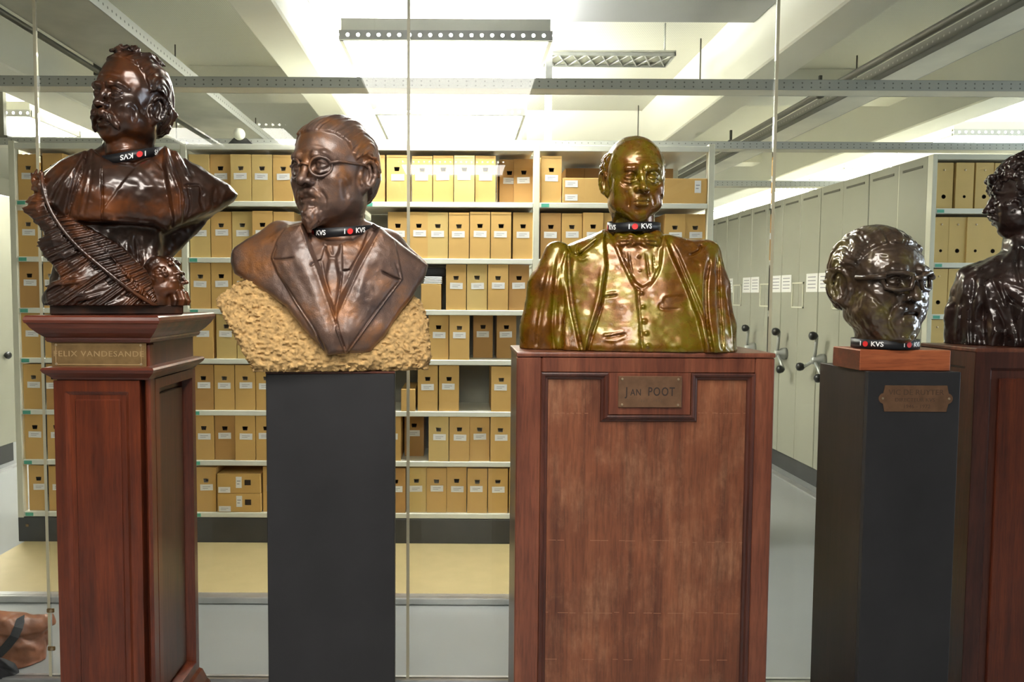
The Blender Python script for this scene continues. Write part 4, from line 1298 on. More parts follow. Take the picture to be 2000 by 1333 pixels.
# ---------------------------------------------------------------- a face, in head units (metres of a life-size head, face towards -y)
def head(F, T, jaw=1.0, fat=1.0, brow=1.0, nose=1.0, lid=0.0, chin=1.0, lips=1.0, ears=True, cran=(0.077, 0.098, 0.088), nosew=1.0, fold=1.0, eyes=True, cz=0.030, mdz=0.0):
    e, c, ch = F.ell, F.cap, F.chain
    e((0, 0.016, cz), cran, T, k=0.01)
    e((0, -0.022, 0.0), (0.067, 0.066, 0.088), T, k=0.03)
    e((0, -0.028, -0.058), (0.056 * jaw, 0.056, 0.050), T, k=0.03)
    e((0, -0.064, -0.098), (0.026 * chin, 0.022, 0.020), T, k=0.03)
    for s in (-1, 1):
        e((s * 0.050, 0.0, -0.066), (0.020 * jaw, 0.034, 0.030), T, k=0.03)
        e((s * 0.044, -0.056, -0.022), (0.024, 0.024, 0.017), T, k=0.02)
        e((s * 0.042 * fat, -0.048, -0.060), (0.020 * fat, 0.026, 0.028), T, k=0.03)
        # socket
        e((s * 0.0315, -0.098, 0.0085), (0.0210, 0.0245, 0.0145), T, k=0.008, op='s')
    # brow ridge
    for s in (-1, 1):
        ch([(s * 0.008, -0.084, 0.024), (s * 0.022, -0.0875, 0.0290), (s * 0.038, -0.081, 0.0290), (s * 0.052, -0.064, 0.020)], [0.007, 0.0085 * brow, 0.0085 * brow, 0.006], T, k=0.007)
    # muzzle
    e((0, -0.068, -0.062), (0.032, 0.024, 0.030), T, k=0.025)
    # nose
    ch([(0, -0.083, 0.022), (0, -0.0945, 0.004), (0, -0.108 - 0.004 * (nose - 1), -0.0195)], [0.0080 * nosew, 0.0072 * nosew, 0.0085 * nosew * nose], T, k=0.009)
    e((0, -0.1075 - 0.004 * nose, -0.0245), (0.0098 * nosew * nose, 0.0105 * nose, 0.0085 * nose), T, k=0.006)
    for s in (-1, 1):
        e((s * 0.0125 * nosew * nose, -0.097, -0.027), (0.0085 * nosew, 0.0125, 0.0085), T, k=0.006)
        e((s * 0.0068 * nosew * nose, -0.106, -0.036), (0.0042, 0.006, 0.005), T, k=0.004, op='s')
        if eyes:
            ec = (s * 0.0315, -0.0752, 0.008)
            e(ec, (0.0140, 0.0140, 0.0140), T, k=0.0015)
            F.dome(ec, 0.0166, (s * 0.12, 0.50, 0.86), (-0.205 - lid * 20) * 0.0160, T)
            F.dome(ec, 0.0161, (0, 0.42, -0.91), -0.10 * 0.0160, T)
            e((s * 0.0315, -0.0902, 0.0085), (0.0044, 0.0028, 0.0042), T, k=0.001, op='s')
            e((s * 0.0315, -0.0902, 0.0085), (0.0017, 0.0012, 0.0017), T, k=0.001)
            # fold above the upper lid
            ch([(s * 0.017, -0.088, 0.0145), (s * 0.026, -0.0925, 0.0195), (s * 0.036, -0.0905, 0.0195), (s * 0.046, -0.080, 0.0125)], [0.0012, 0.0018, 0.0018, 0.0012], T, k=0.003, op='s')
            # bag under the eye
            ch([(s * 0.020, -0.0845, -0.006), (s * 0.032, -0.0860, -0.011), (s * 0.045, -0.0775, -0.006)], [0.0022, 0.0035, 0.0022], T, k=0.007)
            ch([(s * 0.019, -0.0885, -0.010), (s * 0.032, -0.0895, -0.0165), (s * 0.046, -0.080, -0.011)], [0.0015, 0.002, 0.0012], T, k=0.005, op='s')
        # nasolabial fold
        if fold:
            ch([(s * 0.0235, -0.100, -0.026), (s * 0.0335, -0.095, -0.048), (s * 0.0385, -0.086, -0.066)], [0.004 * fold, 0.0055 * fold, 0.003], T, k=0.006, op='s')
    # mouth
    ch([(-0.024, -0.0835, -0.0605 + mdz), (-0.012, -0.0925, -0.0555 + mdz), (0, -0.0945, -0.0565 + mdz), (0.012, -0.0925, -0.0555 + mdz), (0.024, -0.0835, -0.0605 + mdz)], [0.002, 0.0045 * lips, 0.0042 * lips, 0.0045 * lips, 0.002], T, k=0.004)
    ch([(-0.021, -0.0835, -0.0645 + mdz), (-0.010, -0.0915, -0.0685 + mdz), (0.010, -0.0915, -0.0685 + mdz), (0.021, -0.0835, -0.0645 + mdz)], [0.002, 0.0056 * lips, 0.0056 * lips, 0.002], T, k=0.005)
    ch([(-0.026, -0.0865, -0.0625 + mdz), (-0.012, -0.0975, -0.0615 + mdz), (0.012, -0.0975, -0.0615 + mdz), (0.026, -0.0865, -0.0625 + mdz)], [0.0012, 0.0020, 0.0020, 0.0012], T, k=0.002, op='s')
    e((0, -0.096, -0.0835 + mdz * 0.7), (0.016, 0.009, 0.006), T, k=0.012, op='s')
    ch([(0, -0.101, -0.040), (0, -0.0995, -0.050)], [0.0022, 0.003], T, k=0.006, op='s')
    if ears:
        for s in (-1, 1):
            ear(F, T, s)

def ear(F, T, s, dz=0.0, sc=1.0):
    A = rot_zyx(-s * 17, 0, s * 3) @ rot_zyx(0, 14, 0)
    o = np.array([s * 0.0745, 0.014, -0.006 + dz])
    T2 = (T[0] + T[1] @ (o * T[2]), T[1] @ A, T[2] * sc)
    F.ell((0, 0, 0), (0.0085, 0.019, 0.031), T2, k=0.008)
    rim = []
    for k in range(13):
        a = R(-150 + 300 * k / 12.0)
        rim.append((s * (0.008 + 0.001 * math.cos(a)), 0.003 - 0.0185 * math.cos(a + PI) * 1.0, 0.003 + 0.0285 * math.sin(a) * 1.0))
    F.chain(rim, [0.003] + [0.0042] * 11 + [0.0035], T2, k=0.003)
    F.ell((s * 0.0105, 0.0, 0.002), (0.0085, 0.0125, 0.020), T2, k=0.003, op='s')
    F.chain([(s * 0.007, 0.010, -0.016), (s * 0.0075, 0.012, 0.002), (s * 0.006, 0.006, 0.017)], [0.0035, 0.0032, 0.0025], T2, k=0.004)
    F.ell((s * 0.007, -0.014, -0.004), (0.005, 0.005, 0.008), T2, k=0.005)
    F.ell((s * 0.004, 0.001, -0.029), (0.006, 0.009, 0.009), T2, k=0.006)

def hairmask(ys, zs, soft=0.006, wav=0.0):
    """1 above a hairline given as z over y in head units"""
    def fn(x, y, z):
        zl = np.interp(y, ys, zs)
        if wav: zl = zl + wav * noise3(x * 90, y * 90 + 3, z * 90)
        return smoothstep(-soft, soft, z - zl)
    return fn
def combed(mask, c, base=0.005, amp=0.0035, freq=16.0, flow=1.6, wave=0.5, side=0.0, seed=0.0):
    """hair combed from the forehead to the nape: raised by the mask, grooved along the comb"""
    def fn(x, y, z):
        th = np.arctan2(x - c[0], np.hypot(y - c[1], z - c[2]))
        ph = np.arctan2(z - c[2], -(y - c[1]))
        u = th * freq + wave * np.sin(ph * 3.1 + th * 2) + side * ph * freq * 0.1
        n = noise3(u + seed, ph * flow + 7.0 + seed, 0 * u + 1.5) + 0.5 * noise3(u * 2.3 + 3.0, ph * flow * 1.4, 0 * u + 4.5)
        return mask(x, y, z) * (base + amp * n)
    return fn
# ---------------------------------------------------------------- the busts
def headframe(fr, px, py, yaw, pitch, roll, s, d=0.0):
    return (fr.loc(px, py, d), rot_zyx(yaw, pitch, roll), s)
def to_local(T, p): return T[0] + T[1] @ (np.array(p, float) * T[2])
def head_field(fr, T, h, lo=(-0.13, -0.16, -0.2), hi=(0.13, 0.15, 0.17)):
    m = np.array([abs(v) for v in lo + hi]).max() * T[2]
    c = T[0]
    e = T[2]
    ext = np.array([0.14, 0.155, 0.0]) * e
    return Field(fr, (c[0] - ext[0], c[1] - ext[1], c[2] + lo[2] * e), (c[0] + ext[0], c[1] + ext[1], c[2] + hi[2] * e), h)

def lanyard(fr, c, rx, ry, tilt, side, width, texts, label, flip=False, z0=0.0, wave=0.0, base=None):
    """black printed ribbon round a neck; texts = list of angles (degrees, 0 = towards the viewer)"""
    t = tag(empty('lanyard'), label, 'lanyard', 'black printed lanyards')
    place(t, fr)
    c = np.array(c, float)
    def pt(a, h, out=0.0):
        x, y = (rx + out) * math.sin(a), -(ry + out) * math.cos(a)
        return (c[0] + x, c[1] + y, c[2] + h + tilt * y + side * x + wave * math.sin(2 * a + 0.6))
    n = 72
    bm = bmesh.new()
    rows = []
    for k in range(n):
        a = 2 * PI * k / n
        rows.append([bm.verts.new(pt(a, -width / 2, 0.0)), bm.verts.new(pt(a, -width / 2, 0.0016)), bm.verts.new(pt(a, width / 2, 0.0016)), bm.verts.new(pt(a, width / 2, 0.0))])
    for k in range(n):
        r0, r1 = rows[k], rows[(k + 1) % n]
        for i in range(4):
            f = bm.faces.new((r0[i], r1[i], r1[(i + 1) % 4], r0[(i + 1) % 4])); f.smooth = i in (1, 3)
    rb = obj('ribbon', bm, M['ribbon'], t)
    def wrap(me, a0, x0, out):
        for v in me.vertices:
            x, h = v.co.x + x0, v.co.y
            if flip: x, h = -x, -h
            rr = math.hypot(rx * math.cos(a0), ry * math.sin(a0))
            v.co = pt(a0 + x / rr, h, out + v.co.z)
    sz = width * 0.74
    for deg in texts:
        a0 = R(deg)
        for s_, x0 in (('I', -1.72), ('KVS', 0.98)):
            me = text_mesh(s_, sz, 0.0003, 1.0, 0.018)
            wrap(me, a0, x0 * sz * 0.92, 0.0022)
            obj('lettering', me, M['print_white'], t)
        dm = bmesh.new()
        bmesh.ops.create_circle(dm, cap_ends=True, segments=18, radius=sz * 0.42)
        me = bpy.data.meshes.new('red_spot'); dm.to_mesh(me); dm.free()
        wrap(me, a0, -0.85 * sz * 0.92, 0.0022)
        obj('red_spot', me, M['print_red'], t)
    return t

def loopz(T, pts, r, bm, n=8, closed=False):
    pp = [to_local(T, p) for p in pts]
    if closed: pp = pp + [pp[0], pp[1]]
    tube(bm, pp, r * T[2], n)

# ======================================================= bald bust (third)
fr3 = Frame(1232, 2.35, H3 + FLOOR_Z + 0.0005)
F = Field(fr3, (-0.37, -0.22, -0.01), (0.37, 0.17, 0.42), 0.0030)
out3 = [(1008, 700), (1008, 672), (1022, 620), (1040, 560), (1058, 505), (1074, 487), (1110, 472), (1150, 458), (1182, 444), (1200, 456), (1250, 462), (1290, 456), (1302, 454), (1345, 463), (1386, 466), (1402, 480), (1412, 520), (1424, 590), (1436, 672), (1436, 700)]
def front3(px, py, X, Z, d):
    u = (px - 1235) / 195.0
    y = -0.150 * np.sqrt(np.clip(1 - (u / 1.12) ** 2, 0.02, 1))
    y = y + 0.100 * np.clip((690 - py) / 240.0, 0, 1)
    # coat fronts lie proud of the waistcoat
    L = poly_sdf(px, py, [(1180, 440), (1186, 520), (1178, 590), (1158, 645), (1146, 700), (1100, 700), (1105, 600), (1095, 520), (1110, 470)])
    y = y - 0.022 * smoothstep(3, -5, L)
    Rr = poly_sdf(px, py, [(1292, 440), (1312, 500), (1338, 560), (1362, 625), (1376, 700), (1440, 700), (1410, 470)])
    y = y - 0.020 * smoothstep(3, -5, Rr)
    R2 = poly_sdf(px, py, [(1296, 440), (1325, 500), (1350, 560), (1378, 630), (1392, 700), (1440, 700), (1410, 470)])
    y = y - 0.008 * smoothstep(2, -3, R2)
    # shirt front set back in the waistcoat opening
    S = poly_sdf(px, py, [(1196, 455), (1218, 505), (1240, 552), (1254, 562), (1272, 552), (1288, 520), (1294, 455)])
    y = y + 0.010 * smoothstep(2, -3, S)
    # left edge of the buttoned waistcoat
    W = poly_sdf(px, py, [(1242, 563), (1248, 630), (1252, 700), (1148, 700), (1178, 600), (1186, 465), (1197, 465)])
    y = y - 0.004 * smoothstep(1.5, -1.5, W)
    return y
F.relief(out3, front3, lambda px, py, X, Z, d: 0.10 + 0 * X, -0.06, kk=0.05)
# arms under the cape-like coat
F.chain([F.f.loc(1088, 497, -0.02), F.f.loc(1070, 560, -0.045), F.f.loc(1058, 640, -0.05), F.f.loc(1056, 712, -0.05)], [0.040, 0.056, 0.062, 0.066], k=0.02)
F.chain([F.f.loc(1384, 495, 0.0), F.f.loc(1396, 560, -0.02), F.f.loc(1404, 640, -0.03), F.f.loc(1406, 712, -0.03)], [0.034, 0.040, 0.044, 0.048], k=0.02)
D = lambda p, w, a, y0, y1: F.draw(p, w * (1.25 if a < 0 else 1), a * (0.38 if a < 0 else 0.85), y0, y1)
for pts, w, a in (
    ([(1110, 480), (1112, 540), (1118, 600), (1130, 655), (1138, 690)], 3.5, 0.016),      # sleeve meets coat front
    ([(1078, 505), (1062, 580), (1052, 640), (1048, 690)], 5, 0.006), ([(1090, 500), (1082, 580), (1078, 640), (1084, 690)], 4, 0.008),
    ([(1098, 520), (1098, 600), (1108, 690)], 4, -0.006), ([(1066, 520), (1044, 600), (1030, 680)], 5, -0.005),
    ([(1122, 505), (1114, 560), (1120, 620), (1134, 670)], 3, -0.007),
    ([(1176, 520), (1168, 580), (1152, 640), (1142, 684)], 3.0, -0.006),                  # bright lapel edge
    ([(1108, 482), (1125, 500), (1150, 484), (1168, 468)], 2.6, 0.010), ([(1116, 492), (1135, 508), (1150, 500)], 2.4, -0.007),
    ([(1130, 478), (1128, 494), (1140, 498)], 2.0, 0.006),
    ([(1345, 500), (1366, 490), (1368, 478)], 2.6, 0.009), ([(1340, 503), (1358, 498), (1392, 470)], 2.2, -0.005),    # right lapel notch
    ([(1386, 505), (1378, 560), (1380, 620), (1392, 690)], 3.5, 0.014), ([(1372, 520), (1376, 600), (1384, 690)], 3, -0.006),
    ([(1402, 500), (1404, 580), (1412, 690)], 3.2, 0.010), ([(1416, 560), (1428, 640), (1434, 690)], 3, -0.006),
    ([(1316, 480), (1332, 530), (1356, 600), (1380, 684)], 2.4, -0.004),
    ([(1172, 577), (1190, 574), (1206, 572)], 2.4, -0.005), ([(1174, 582), (1206, 577)], 1.6, 0.004),
    ([(1176, 655), (1195, 654), (1220, 648)], 2.4, -0.006), ([(1178, 664), (1200, 666), (1224, 658)], 2.4, -0.005), ([(1180, 660), (1222, 653)], 1.6, 0.005),
    ([(1290, 592), (1298, 578), (1316, 575), (1334, 575)], 2.6, -0.005), ([(1290, 592), (1292, 605), (1330, 604)], 2, 0.003),
    ([(1246, 570), (1251, 630), (1255, 690)], 1.6, 0.004),
    ([(1196, 465), (1216, 512), (1240, 560), (1252, 566)], 2.2, 0.005), ([(1294, 465), (1288, 525), (1266, 562)], 2.2, 0.005),
    ([(1228, 495), (1236, 545)], 1.5, 0.004), ([(1262, 495), (1268, 545)], 1.5, 0.004), ([(1276, 495), (1278, 535)], 1.5, 0.003), ([(1216, 490), (1226, 525)], 1.5, 0.003),
    ([(1350, 590), (1356, 625)], 4, -0.003), ([(1352, 512), (1362, 516), (1366, 522)], 4, 0.003)):
    D(pts, w, a, -0.25, 0.02)
for bx, by, r in ((1248, 502, 0.0048), (1250, 529, 0.0048), (1253, 573, 0.0058), (1256, 600, 0.0068), (1258, 628, 0.0068), (1262, 652, 0.0066), (1265, 676, 0.0068)):
    F.ell(F.at(bx, by), (r, r * 0.9, r), k=0.002)
# bow tie
kn = F.at(1248, 470)
dk = kn[1] - 0.014
F.ell(fr3.loc(1247, 470, dk - 0.004), (0.012, 0.013, 0.014), k=0.004)
for s, ex in ((-1, 1218), (1, 1277)):
    F.chain([fr3.loc(1247, 470, dk), fr3.loc((1247 + ex) / 2, 470, dk - 0.004), fr3.loc(ex, 473, dk + 0.004)], [0.008, 0.020, 0.023], k=0.004)
    F.chain([fr3.loc(1247, 466, dk + 0.006), fr3.loc(ex + s * 6, 462, dk + 0.014)], [0.008, 0.018], k=0.004)
    for o in (-8, 0, 7):
        D([(1247 + s * 7, 470 + o * 0.3), (1247 + s * 18, 472 + o * 0.8), (ex + s * 8, 474 + o * 1.3)], 1.8, 0.006, -0.25, 0.0)
    D([(ex + s * 2, 488), (ex + s * 11, 480), (ex + s * 12, 465)], 1.8, -0.004, -0.25, 0.0)
# neck and standing collar
F.chain([fr3.loc(1240, 410, 0.02), fr3.loc(1238, 470, 0.03)], [0.056, 0.062], k=0.015)
F.mottle(0.0018, 0.06)
F.mottle(0.0007, 0.016)
F.cutz(0.0)
body3 = F.mesh('body')

T3 = headframe(fr3, 1239, 351, 13, -7, -1, 1.03)
F = head_field(fr3, T3, 0.0016)
head(F, T3, jaw=1.04, fat=1.05, brow=1.05, nose=1.06, lips=1.0, chin=1.05, cran=(0.081, 0.101, 0.086), ears=False, cz=0.036)
F.chain([to_local(T3, (0, 0.02, -0.06)), to_local(T3, (0, 0.03, -0.2))], [0.056, 0.058], k=0.03)
for s in (-1, 1):                              # hair fringe round the sides
    F.ell((s * 0.072, 0.030, 0.046), (0.013, 0.040, 0.026), T3, k=0.012)
    F.ell((s * 0.064, 0.050, 0.010), (0.018, 0.038, 0.046), T3, k=0.02)
    F.chain([(s * 0.071, -0.014, 0.030), (s * 0.070, -0.018, -0.004), (s * 0.067, -0.020, -0.03)], [0.008, 0.006, 0.003], T3, k=0.010)
    ear(F, T3, s, -0.003, 1.10)
def hair3(x, y, z):
    q = (np.stack([x, y, z], 1) - T3[0]) @ T3[1] / T3[2]
    return smoothstep(0.060, 0.068, np.abs(q[:, 0])) * smoothstep(-0.022, -0.008, q[:, 1]) * smoothstep(0.022, 0.034, q[:, 2] + 0.9 * np.maximum(0, q[:, 1] - 0.03)) * smoothstep(0.085, 0.06, q[:, 2])
F.mottle(0.0042, (0.018, 0.012, 0.010), fn=hair3)
F.mottle(0.0022, (0.010, 0.007, 0.006), fn=hair3)
for pts, w, a in (([(1196, 300), (1188, 320), (1186, 345)], 2, 0.004), ([(1205, 415), (1212, 425), (1225, 436)], 2.5, 0.002),
    ([(1242, 300), (1262, 297), (1280, 302)], 2.2, 0.0012), ([(1240, 312), (1262, 309), (1282, 314)], 2.2, 0.0012),
    ([(1257, 325), (1259, 338)], 1.8, 0.003), ([(1266, 325), (1264, 338)], 1.6, 0.002),
    ([(1222, 372), (1228, 390), (1228, 405)], 3, 0.003), ([(1290, 380), (1296, 400)], 3, 0.003),
    ([(1212, 355), (1220, 364), (1235, 364)], 2, 0.0018), ([(1270, 362), (1282, 364), (1292, 358)], 2, 0.0018)):
    F.draw(pts, w, a, -0.3, 0.02)
F.mottle(0.0012, 0.020)
head3 = F.mesh('head')
b3 = tag(empty('bronze_bust'), 'olive gold bronze bust of a bald man in coat, waistcoat and bow tie', 'bust')
place(b3, fr3)
obj('figure', join_mesh('figure', [body3, head3]), M['bronze_olive'], b3)
lanyard(fr3, fr3.loc(1238, 443, 0.022), 0.076, 0.082, 0.10, -0.03, 0.027, [14, -66], 'black lanyard with red spot round the neck of the bald bust', wave=0.003)

# ======================================================= spectacled bust on the rough stone (second)
Y2C = 2.35
fr2 = Frame(648, Y2C, H2 + FLOOR_Z + 0.0005)
b2 = tag(empty('bronze_bust'), 'mottled brown bronze bust of a bearded man in round spectacles on rough stone', 'bust')
place(b2, fr2)
# rough stone
F = Field(fr2, (-0.40, -0.21, -0.01), (0.33, 0.15, 0.31), 0.0026)
sto = [(420, 587), (432, 576), (458, 556), (486, 546), (520, 556), (760, 600), (806, 578), (820, 588), (831, 612), (837, 645), (836, 690), (831, 720), (500, 724), (482, 690), (455, 645)]
F.relief(sto, lambda px, py, X, Z, d: -0.100 - 0.062 * smoothstep(550, 700, py) + 0.02 * smoothstep(560, 430, px) + 0.022 * smoothstep(740, 840, px), lambda px, py, X, Z, d: 0.10 + 0 * X, -0.06, kk=0.03)
F.mottle(0.0025, 0.03)
F.mottle(0.0050, (0.0085, 0.008, 0.0062), band=0.02)
F.mottle(0.0026, 0.0045, band=0.02)
F.cutz(0.0)
obj('stone_base', join_mesh('stone_base', [F.mesh('stone')]), M['stone'], b2)
# coat front
F = Field(fr2, (-0.36, -0.25, 0.03), (0.33, 0.15, 0.50), 0.0025)
tor = [(449, 513), (455, 490), (470, 476), (520, 455), (570, 440), (590, 434), (606, 452), (626, 470), (690, 470), (716, 448), (728, 436), (742, 444), (765, 462), (800, 490), (838, 518), (831, 541), (800, 585), (760, 637), (724, 684), (640, 689), (610, 656), (560, 598), (500, 560), (455, 534)]
openv = [(590, 440), (606, 490), (622, 530), (640, 580), (656, 616), (672, 575), (696, 524), (720, 482), (742, 446), (700, 420), (620, 420)]
lapL = [(560, 445), (543, 470), (532, 505), (545, 535), (580, 592), (612, 640), (638, 692), (676, 690), (650, 614), (621, 530), (604, 486), (588, 440)]
lapR = [(742, 440), (768, 470), (776, 512), (783, 546), (748, 590), (712, 638), (674, 690), (655, 640), (658, 612), (698, 524), (722, 482)]
def front2(px, py, X, Z, d):
    u = (px - 662) / 185.0
    y = -0.142 + 0.085 * np.abs(np.clip(u, -1.2, 1.2)) ** 1.7
    y = y + 0.045 * smoothstep(520, 420, py) * np.abs(u) - 0.062 * np.clip((py - 470) / 220.0, -0.3, 1) + 0.02 * smoothstep(640, 690, py)
    o = poly_sdf(px, py, openv)
    y = y + (0.030 + 0.030 * smoothstep(540, 470, py)) * smoothstep(2, -7, o)
    a = poly_sdf(px, py, lapL)
    y = y - (0.011 + 0.006 * smoothstep(0, -20, a)) * smoothstep(1.0, -1.2, a)
    b = poly_sdf(px, py, lapR)
    y = y - (0.011 + 0.005 * smoothstep(0, -20, b)) * smoothstep(1.0, -1.2, b)
    # tie
    kn = poly_sdf(px, py, [(632, 476), (668, 476), (664, 494), (656, 507), (642, 507), (636, 494)])
    y = y - 0.014 * smoothstep(2, -6, kn)
    ti = poly_sdf(px, py, [(642, 505), (657, 505), (664, 545), (661, 580), (655, 612), (640, 575), (634, 545)])
    y = y - 0.011 * smoothstep(2, -6, ti)
    # shirt collar leaves
    for q in ([(608, 448), (624, 455), (637, 476), (628, 508), (616, 514), (606, 480)], [(720, 446), (690, 460), (667, 476), (668, 530), (682, 528), (706, 488)]):
        y = y - 0.010 * smoothstep(1.5, -2, poly_sdf(px, py, q))
    return y
F.relief(tor, front2, lambda px, py, X, Z, d: 0.07 - 0.11 * smoothstep(520, 690, py) + 0 * X, -0.06, kk=0.022)
# shoulders roll back
F.chain([F.f.loc(478, 500, -0.01), F.f.loc(550, 468, 0.0), F.f.loc(605, 462, 0.03)], [0.035, 0.050, 0.045], k=0.02)
F.chain([F.f.loc(815, 518, 0.0), F.f.loc(760, 480, 0.01), F.f.loc(715, 462, 0.03)], [0.022, 0.042, 0.045], k=0.02)
F.chain([fr2.loc(668, 400, 0.03), fr2.loc(662, 480, 0.03)], [0.066, 0.072], k=0.02)
D = lambda p, w, a, y0=-0.25, y1=0.05: F.draw(p, w * (1.25 if a < 0 else 1), a * (0.55 if a < 0 else 0.9), y0, y1)
for pts, w, a in (
    ([(531, 507), (548, 507), (575, 504)], 1.6, 0.006), ([(783, 547), (768, 542), (744, 530)], 1.8, 0.008), ([(540, 478), (536, 492), (531, 506)], 2, 0.004),
    ([(544, 535), (580, 592), (612, 640), (637, 688)], 1.8, 0.006), ([(782, 547), (748, 590), (712, 638), (678, 688)], 1.8, 0.007),
    ([(590, 445), (606, 490), (624, 535), (650, 612), (676, 686)], 2.2, -0.006), ([(740, 450), (716, 496), (694, 540), (660, 614)], 2.2, -0.004),
    ([(600, 470), (618, 530), (644, 600), (660, 650)], 5, 0.003), ([(772, 512), (778, 530), (782, 545)], 1.5, 0.004),
    ([(655, 622), (664, 655), (674, 684)], 2, 0.007), ([(616, 512), (606, 520)], 2, 0.006), ([(628, 508), (634, 540), (645, 580)], 1.8, 0.005),
    ([(668, 530), (664, 560), (657, 600)], 1.8, 0.006), ([(700, 500), (676, 560), (660, 606)], 2.2, 0.004), ([(646, 480), (650, 500)], 2, 0.003),
    ([(560, 470), (600, 540), (625, 620)], 8, -0.004), ([(720, 500), (705, 560), (690, 610)], 6, -0.003)):
    D(pts, w, a)
F.mottle(0.0022, 0.05)
F.mottle(0.0007, 0.012)
body2 = F.mesh('body')
# head
T2 = headframe(fr2, 651, 336, -38, -4, 0, 1.31)
F = head_field(fr2, T2, 0.0021)
head(F, T2, jaw=1.0, fat=0.9, brow=1.0, nose=1.06, lips=0.95, chin=0.95, cran=(0.080, 0.104, 0.088), ears=False, cz=0.032, fold=1.1)
for s in (-1, 1):
    ear(F, T2, s, -0.006, 1.05)
F.chain([to_local(T2, (0, 0.03, -0.05)), fr2.loc(660, 470, 0.03)], [0.072, 0.070], k=0.04)
# combed back hair: a cap over the skull
F.ell((0, 0.070, -0.010), (0.064, 0.050, 0.062), T2, k=0.02)
hm2 = hairmask([-0.12, -0.075, -0.055, -0.040, -0.030, -0.020, -0.010, 0.020, 0.034, 0.046, 0.060, 0.12], [0.094, 0.083, 0.075, 0.060, 0.034, 0.020, 0.026, 0.032, 0.020, -0.030, -0.065, -0.085], 0.004)
F.swell(1.0, combed(hm2, (0, 0.02, 0.0), 0.0050, 0.0042, 15, 1.5, 0.8), T2)
# moustache and goatee
for s in (-1, 1):
    F.chain([(0, -0.0985, -0.046), (s * 0.014, -0.0975, -0.049), (s * 0.028, -0.0875, -0.060)], [0.0042, 0.0056, 0.0025], T2, k=0.006)
F.chain([(0, -0.087, -0.080), (0, -0.086, -0.099), (0, -0.091, -0.114), (0, -0.094, -0.130)], [0.010, 0.0180, 0.0115, 0.004], T2, k=0.012)
def beard2(x, y, z):
    q = (np.stack([x, y, z], 1) - T2[0]) @ T2[1] / T2[2]
    return smoothstep(0.034, 0.024, np.abs(q[:, 0])) * smoothstep(-0.060, -0.072, q[:, 1]) * smoothstep(-0.068, -0.082, q[:, 2])
F.mottle(0.0032, 0.009, fn=beard2)
for pts, w, a in (([(590, 290), (610, 285), (635, 290)], 2.5, 0.0015), ([(588, 300), (612, 297), (640, 304)], 2.5, 0.0015), ([(660, 340), (672, 360), (676, 390)], 6, 0.004),
    ([(624, 372), (636, 388), (634, 410)], 4, 0.003), ([(690, 380), (676, 410), (650, 430)], 8, -0.003)):
    F.draw(pts, w, a, -0.4, 0.02)
F.mottle(0.0016, 0.024)
head2 = F.mesh('head')
obj('figure', join_mesh('figure', [body2, head2]), M['bronze_mottled'], b2)
gl = bmesh.new()
def ringpts(cx, rx, rz, zc, n=24, yb=-0.100, wrap=9.0):
    out = []
    for k in range(n):
        a = 2 * PI * k / n
        x = cx + rx * math.cos(a)
        out.append((x, yb + wrap * x * x, zc + rz * math.sin(a)))
    return out
for s in (-1, 1):
    loopz(T2, ringpts(s * 0.0335, 0.0205, 0.0205, 0.003), 0.0033, gl, 8, True)
    loopz(T2, [(s * 0.053, -0.080, 0.010), (s * 0.066, -0.062, 0.014), (s * 0.080, -0.020, 0.010), (s * 0.082, 0.006, 0.010), (s * 0.080, 0.026, 0.000)], 0.0032, gl)
loopz(T2, [(-0.014, -0.101, 0.008), (0, -0.106, 0.012), (0.014, -0.101, 0.008)], 0.003, gl)
obj('spectacles', gl, M['bronze_mottled'], b2)
lanyard(fr2, fr2.loc(664, 446, 0.03), 0.102, 0.116, 0.19, 0.03, 0.027, [24, -42], 'black lanyard with red spot round the neck of the spectacled bust', wave=0.004)

# ======================================================= mustached bust with the palm branch (first)
fr1 = Frame(240, 2.34, P(190, 617, Y1 - 0.04).z + 0.0005)
b1 = tag(empty('bronze_bust'), 'dark brown bronze bust of a mustached man with a palm branch and a small mask', 'bust')
place(b1, fr1)
L1 = fr1.loc
ba = L1(97, 606, -0.13); bb = L1(322, 606, -0.13)
BZ = 0.027
mbox('bronze_plinth', (ba[0], bb[0] + 0.05, -0.13, 0.13, 0.0, BZ), M['bronze_brown'], b1, 0.003)
F = Field(fr1, (-0.31, -0.24, 0.0), (0.34, 0.19, 0.56), 0.0030)
# lower drapery block
low = [(88, 572), (92, 612), (318, 612), (322, 560), (313, 505), (318, 470), (310, 425), (140, 420), (118, 470), (100, 520)]
def flow1(px, py, X, Z, d):
    y = -0.085 + 0.05 * np.abs((px - 220) / 130.0) ** 2 - 0.035 * smoothstep(480, 600, py)
    y = y - 0.006 * np.sin((px + 0.35 * py) * 0.11) * smoothstep(450, 520, py)
    return y
F.relief(low, flow1, lambda px, py, X, Z, d: 0.10 + 0 * X, -0.07, kk=0.03)
# slanting underside of the cut shoulder
und = [(296, 425), (345, 430), (395, 415), (466, 380), (420, 425), (350, 488), (322, 520), (312, 560), (298, 500)]
F.relief(und, lambda px, py, X, Z, d: -0.05 + 0.0011 * (px - 300) + 0.0002 * (py - 430), lambda px, py, X, Z, d: 0.08 + 0 * X, -0.03, kk=0.02)
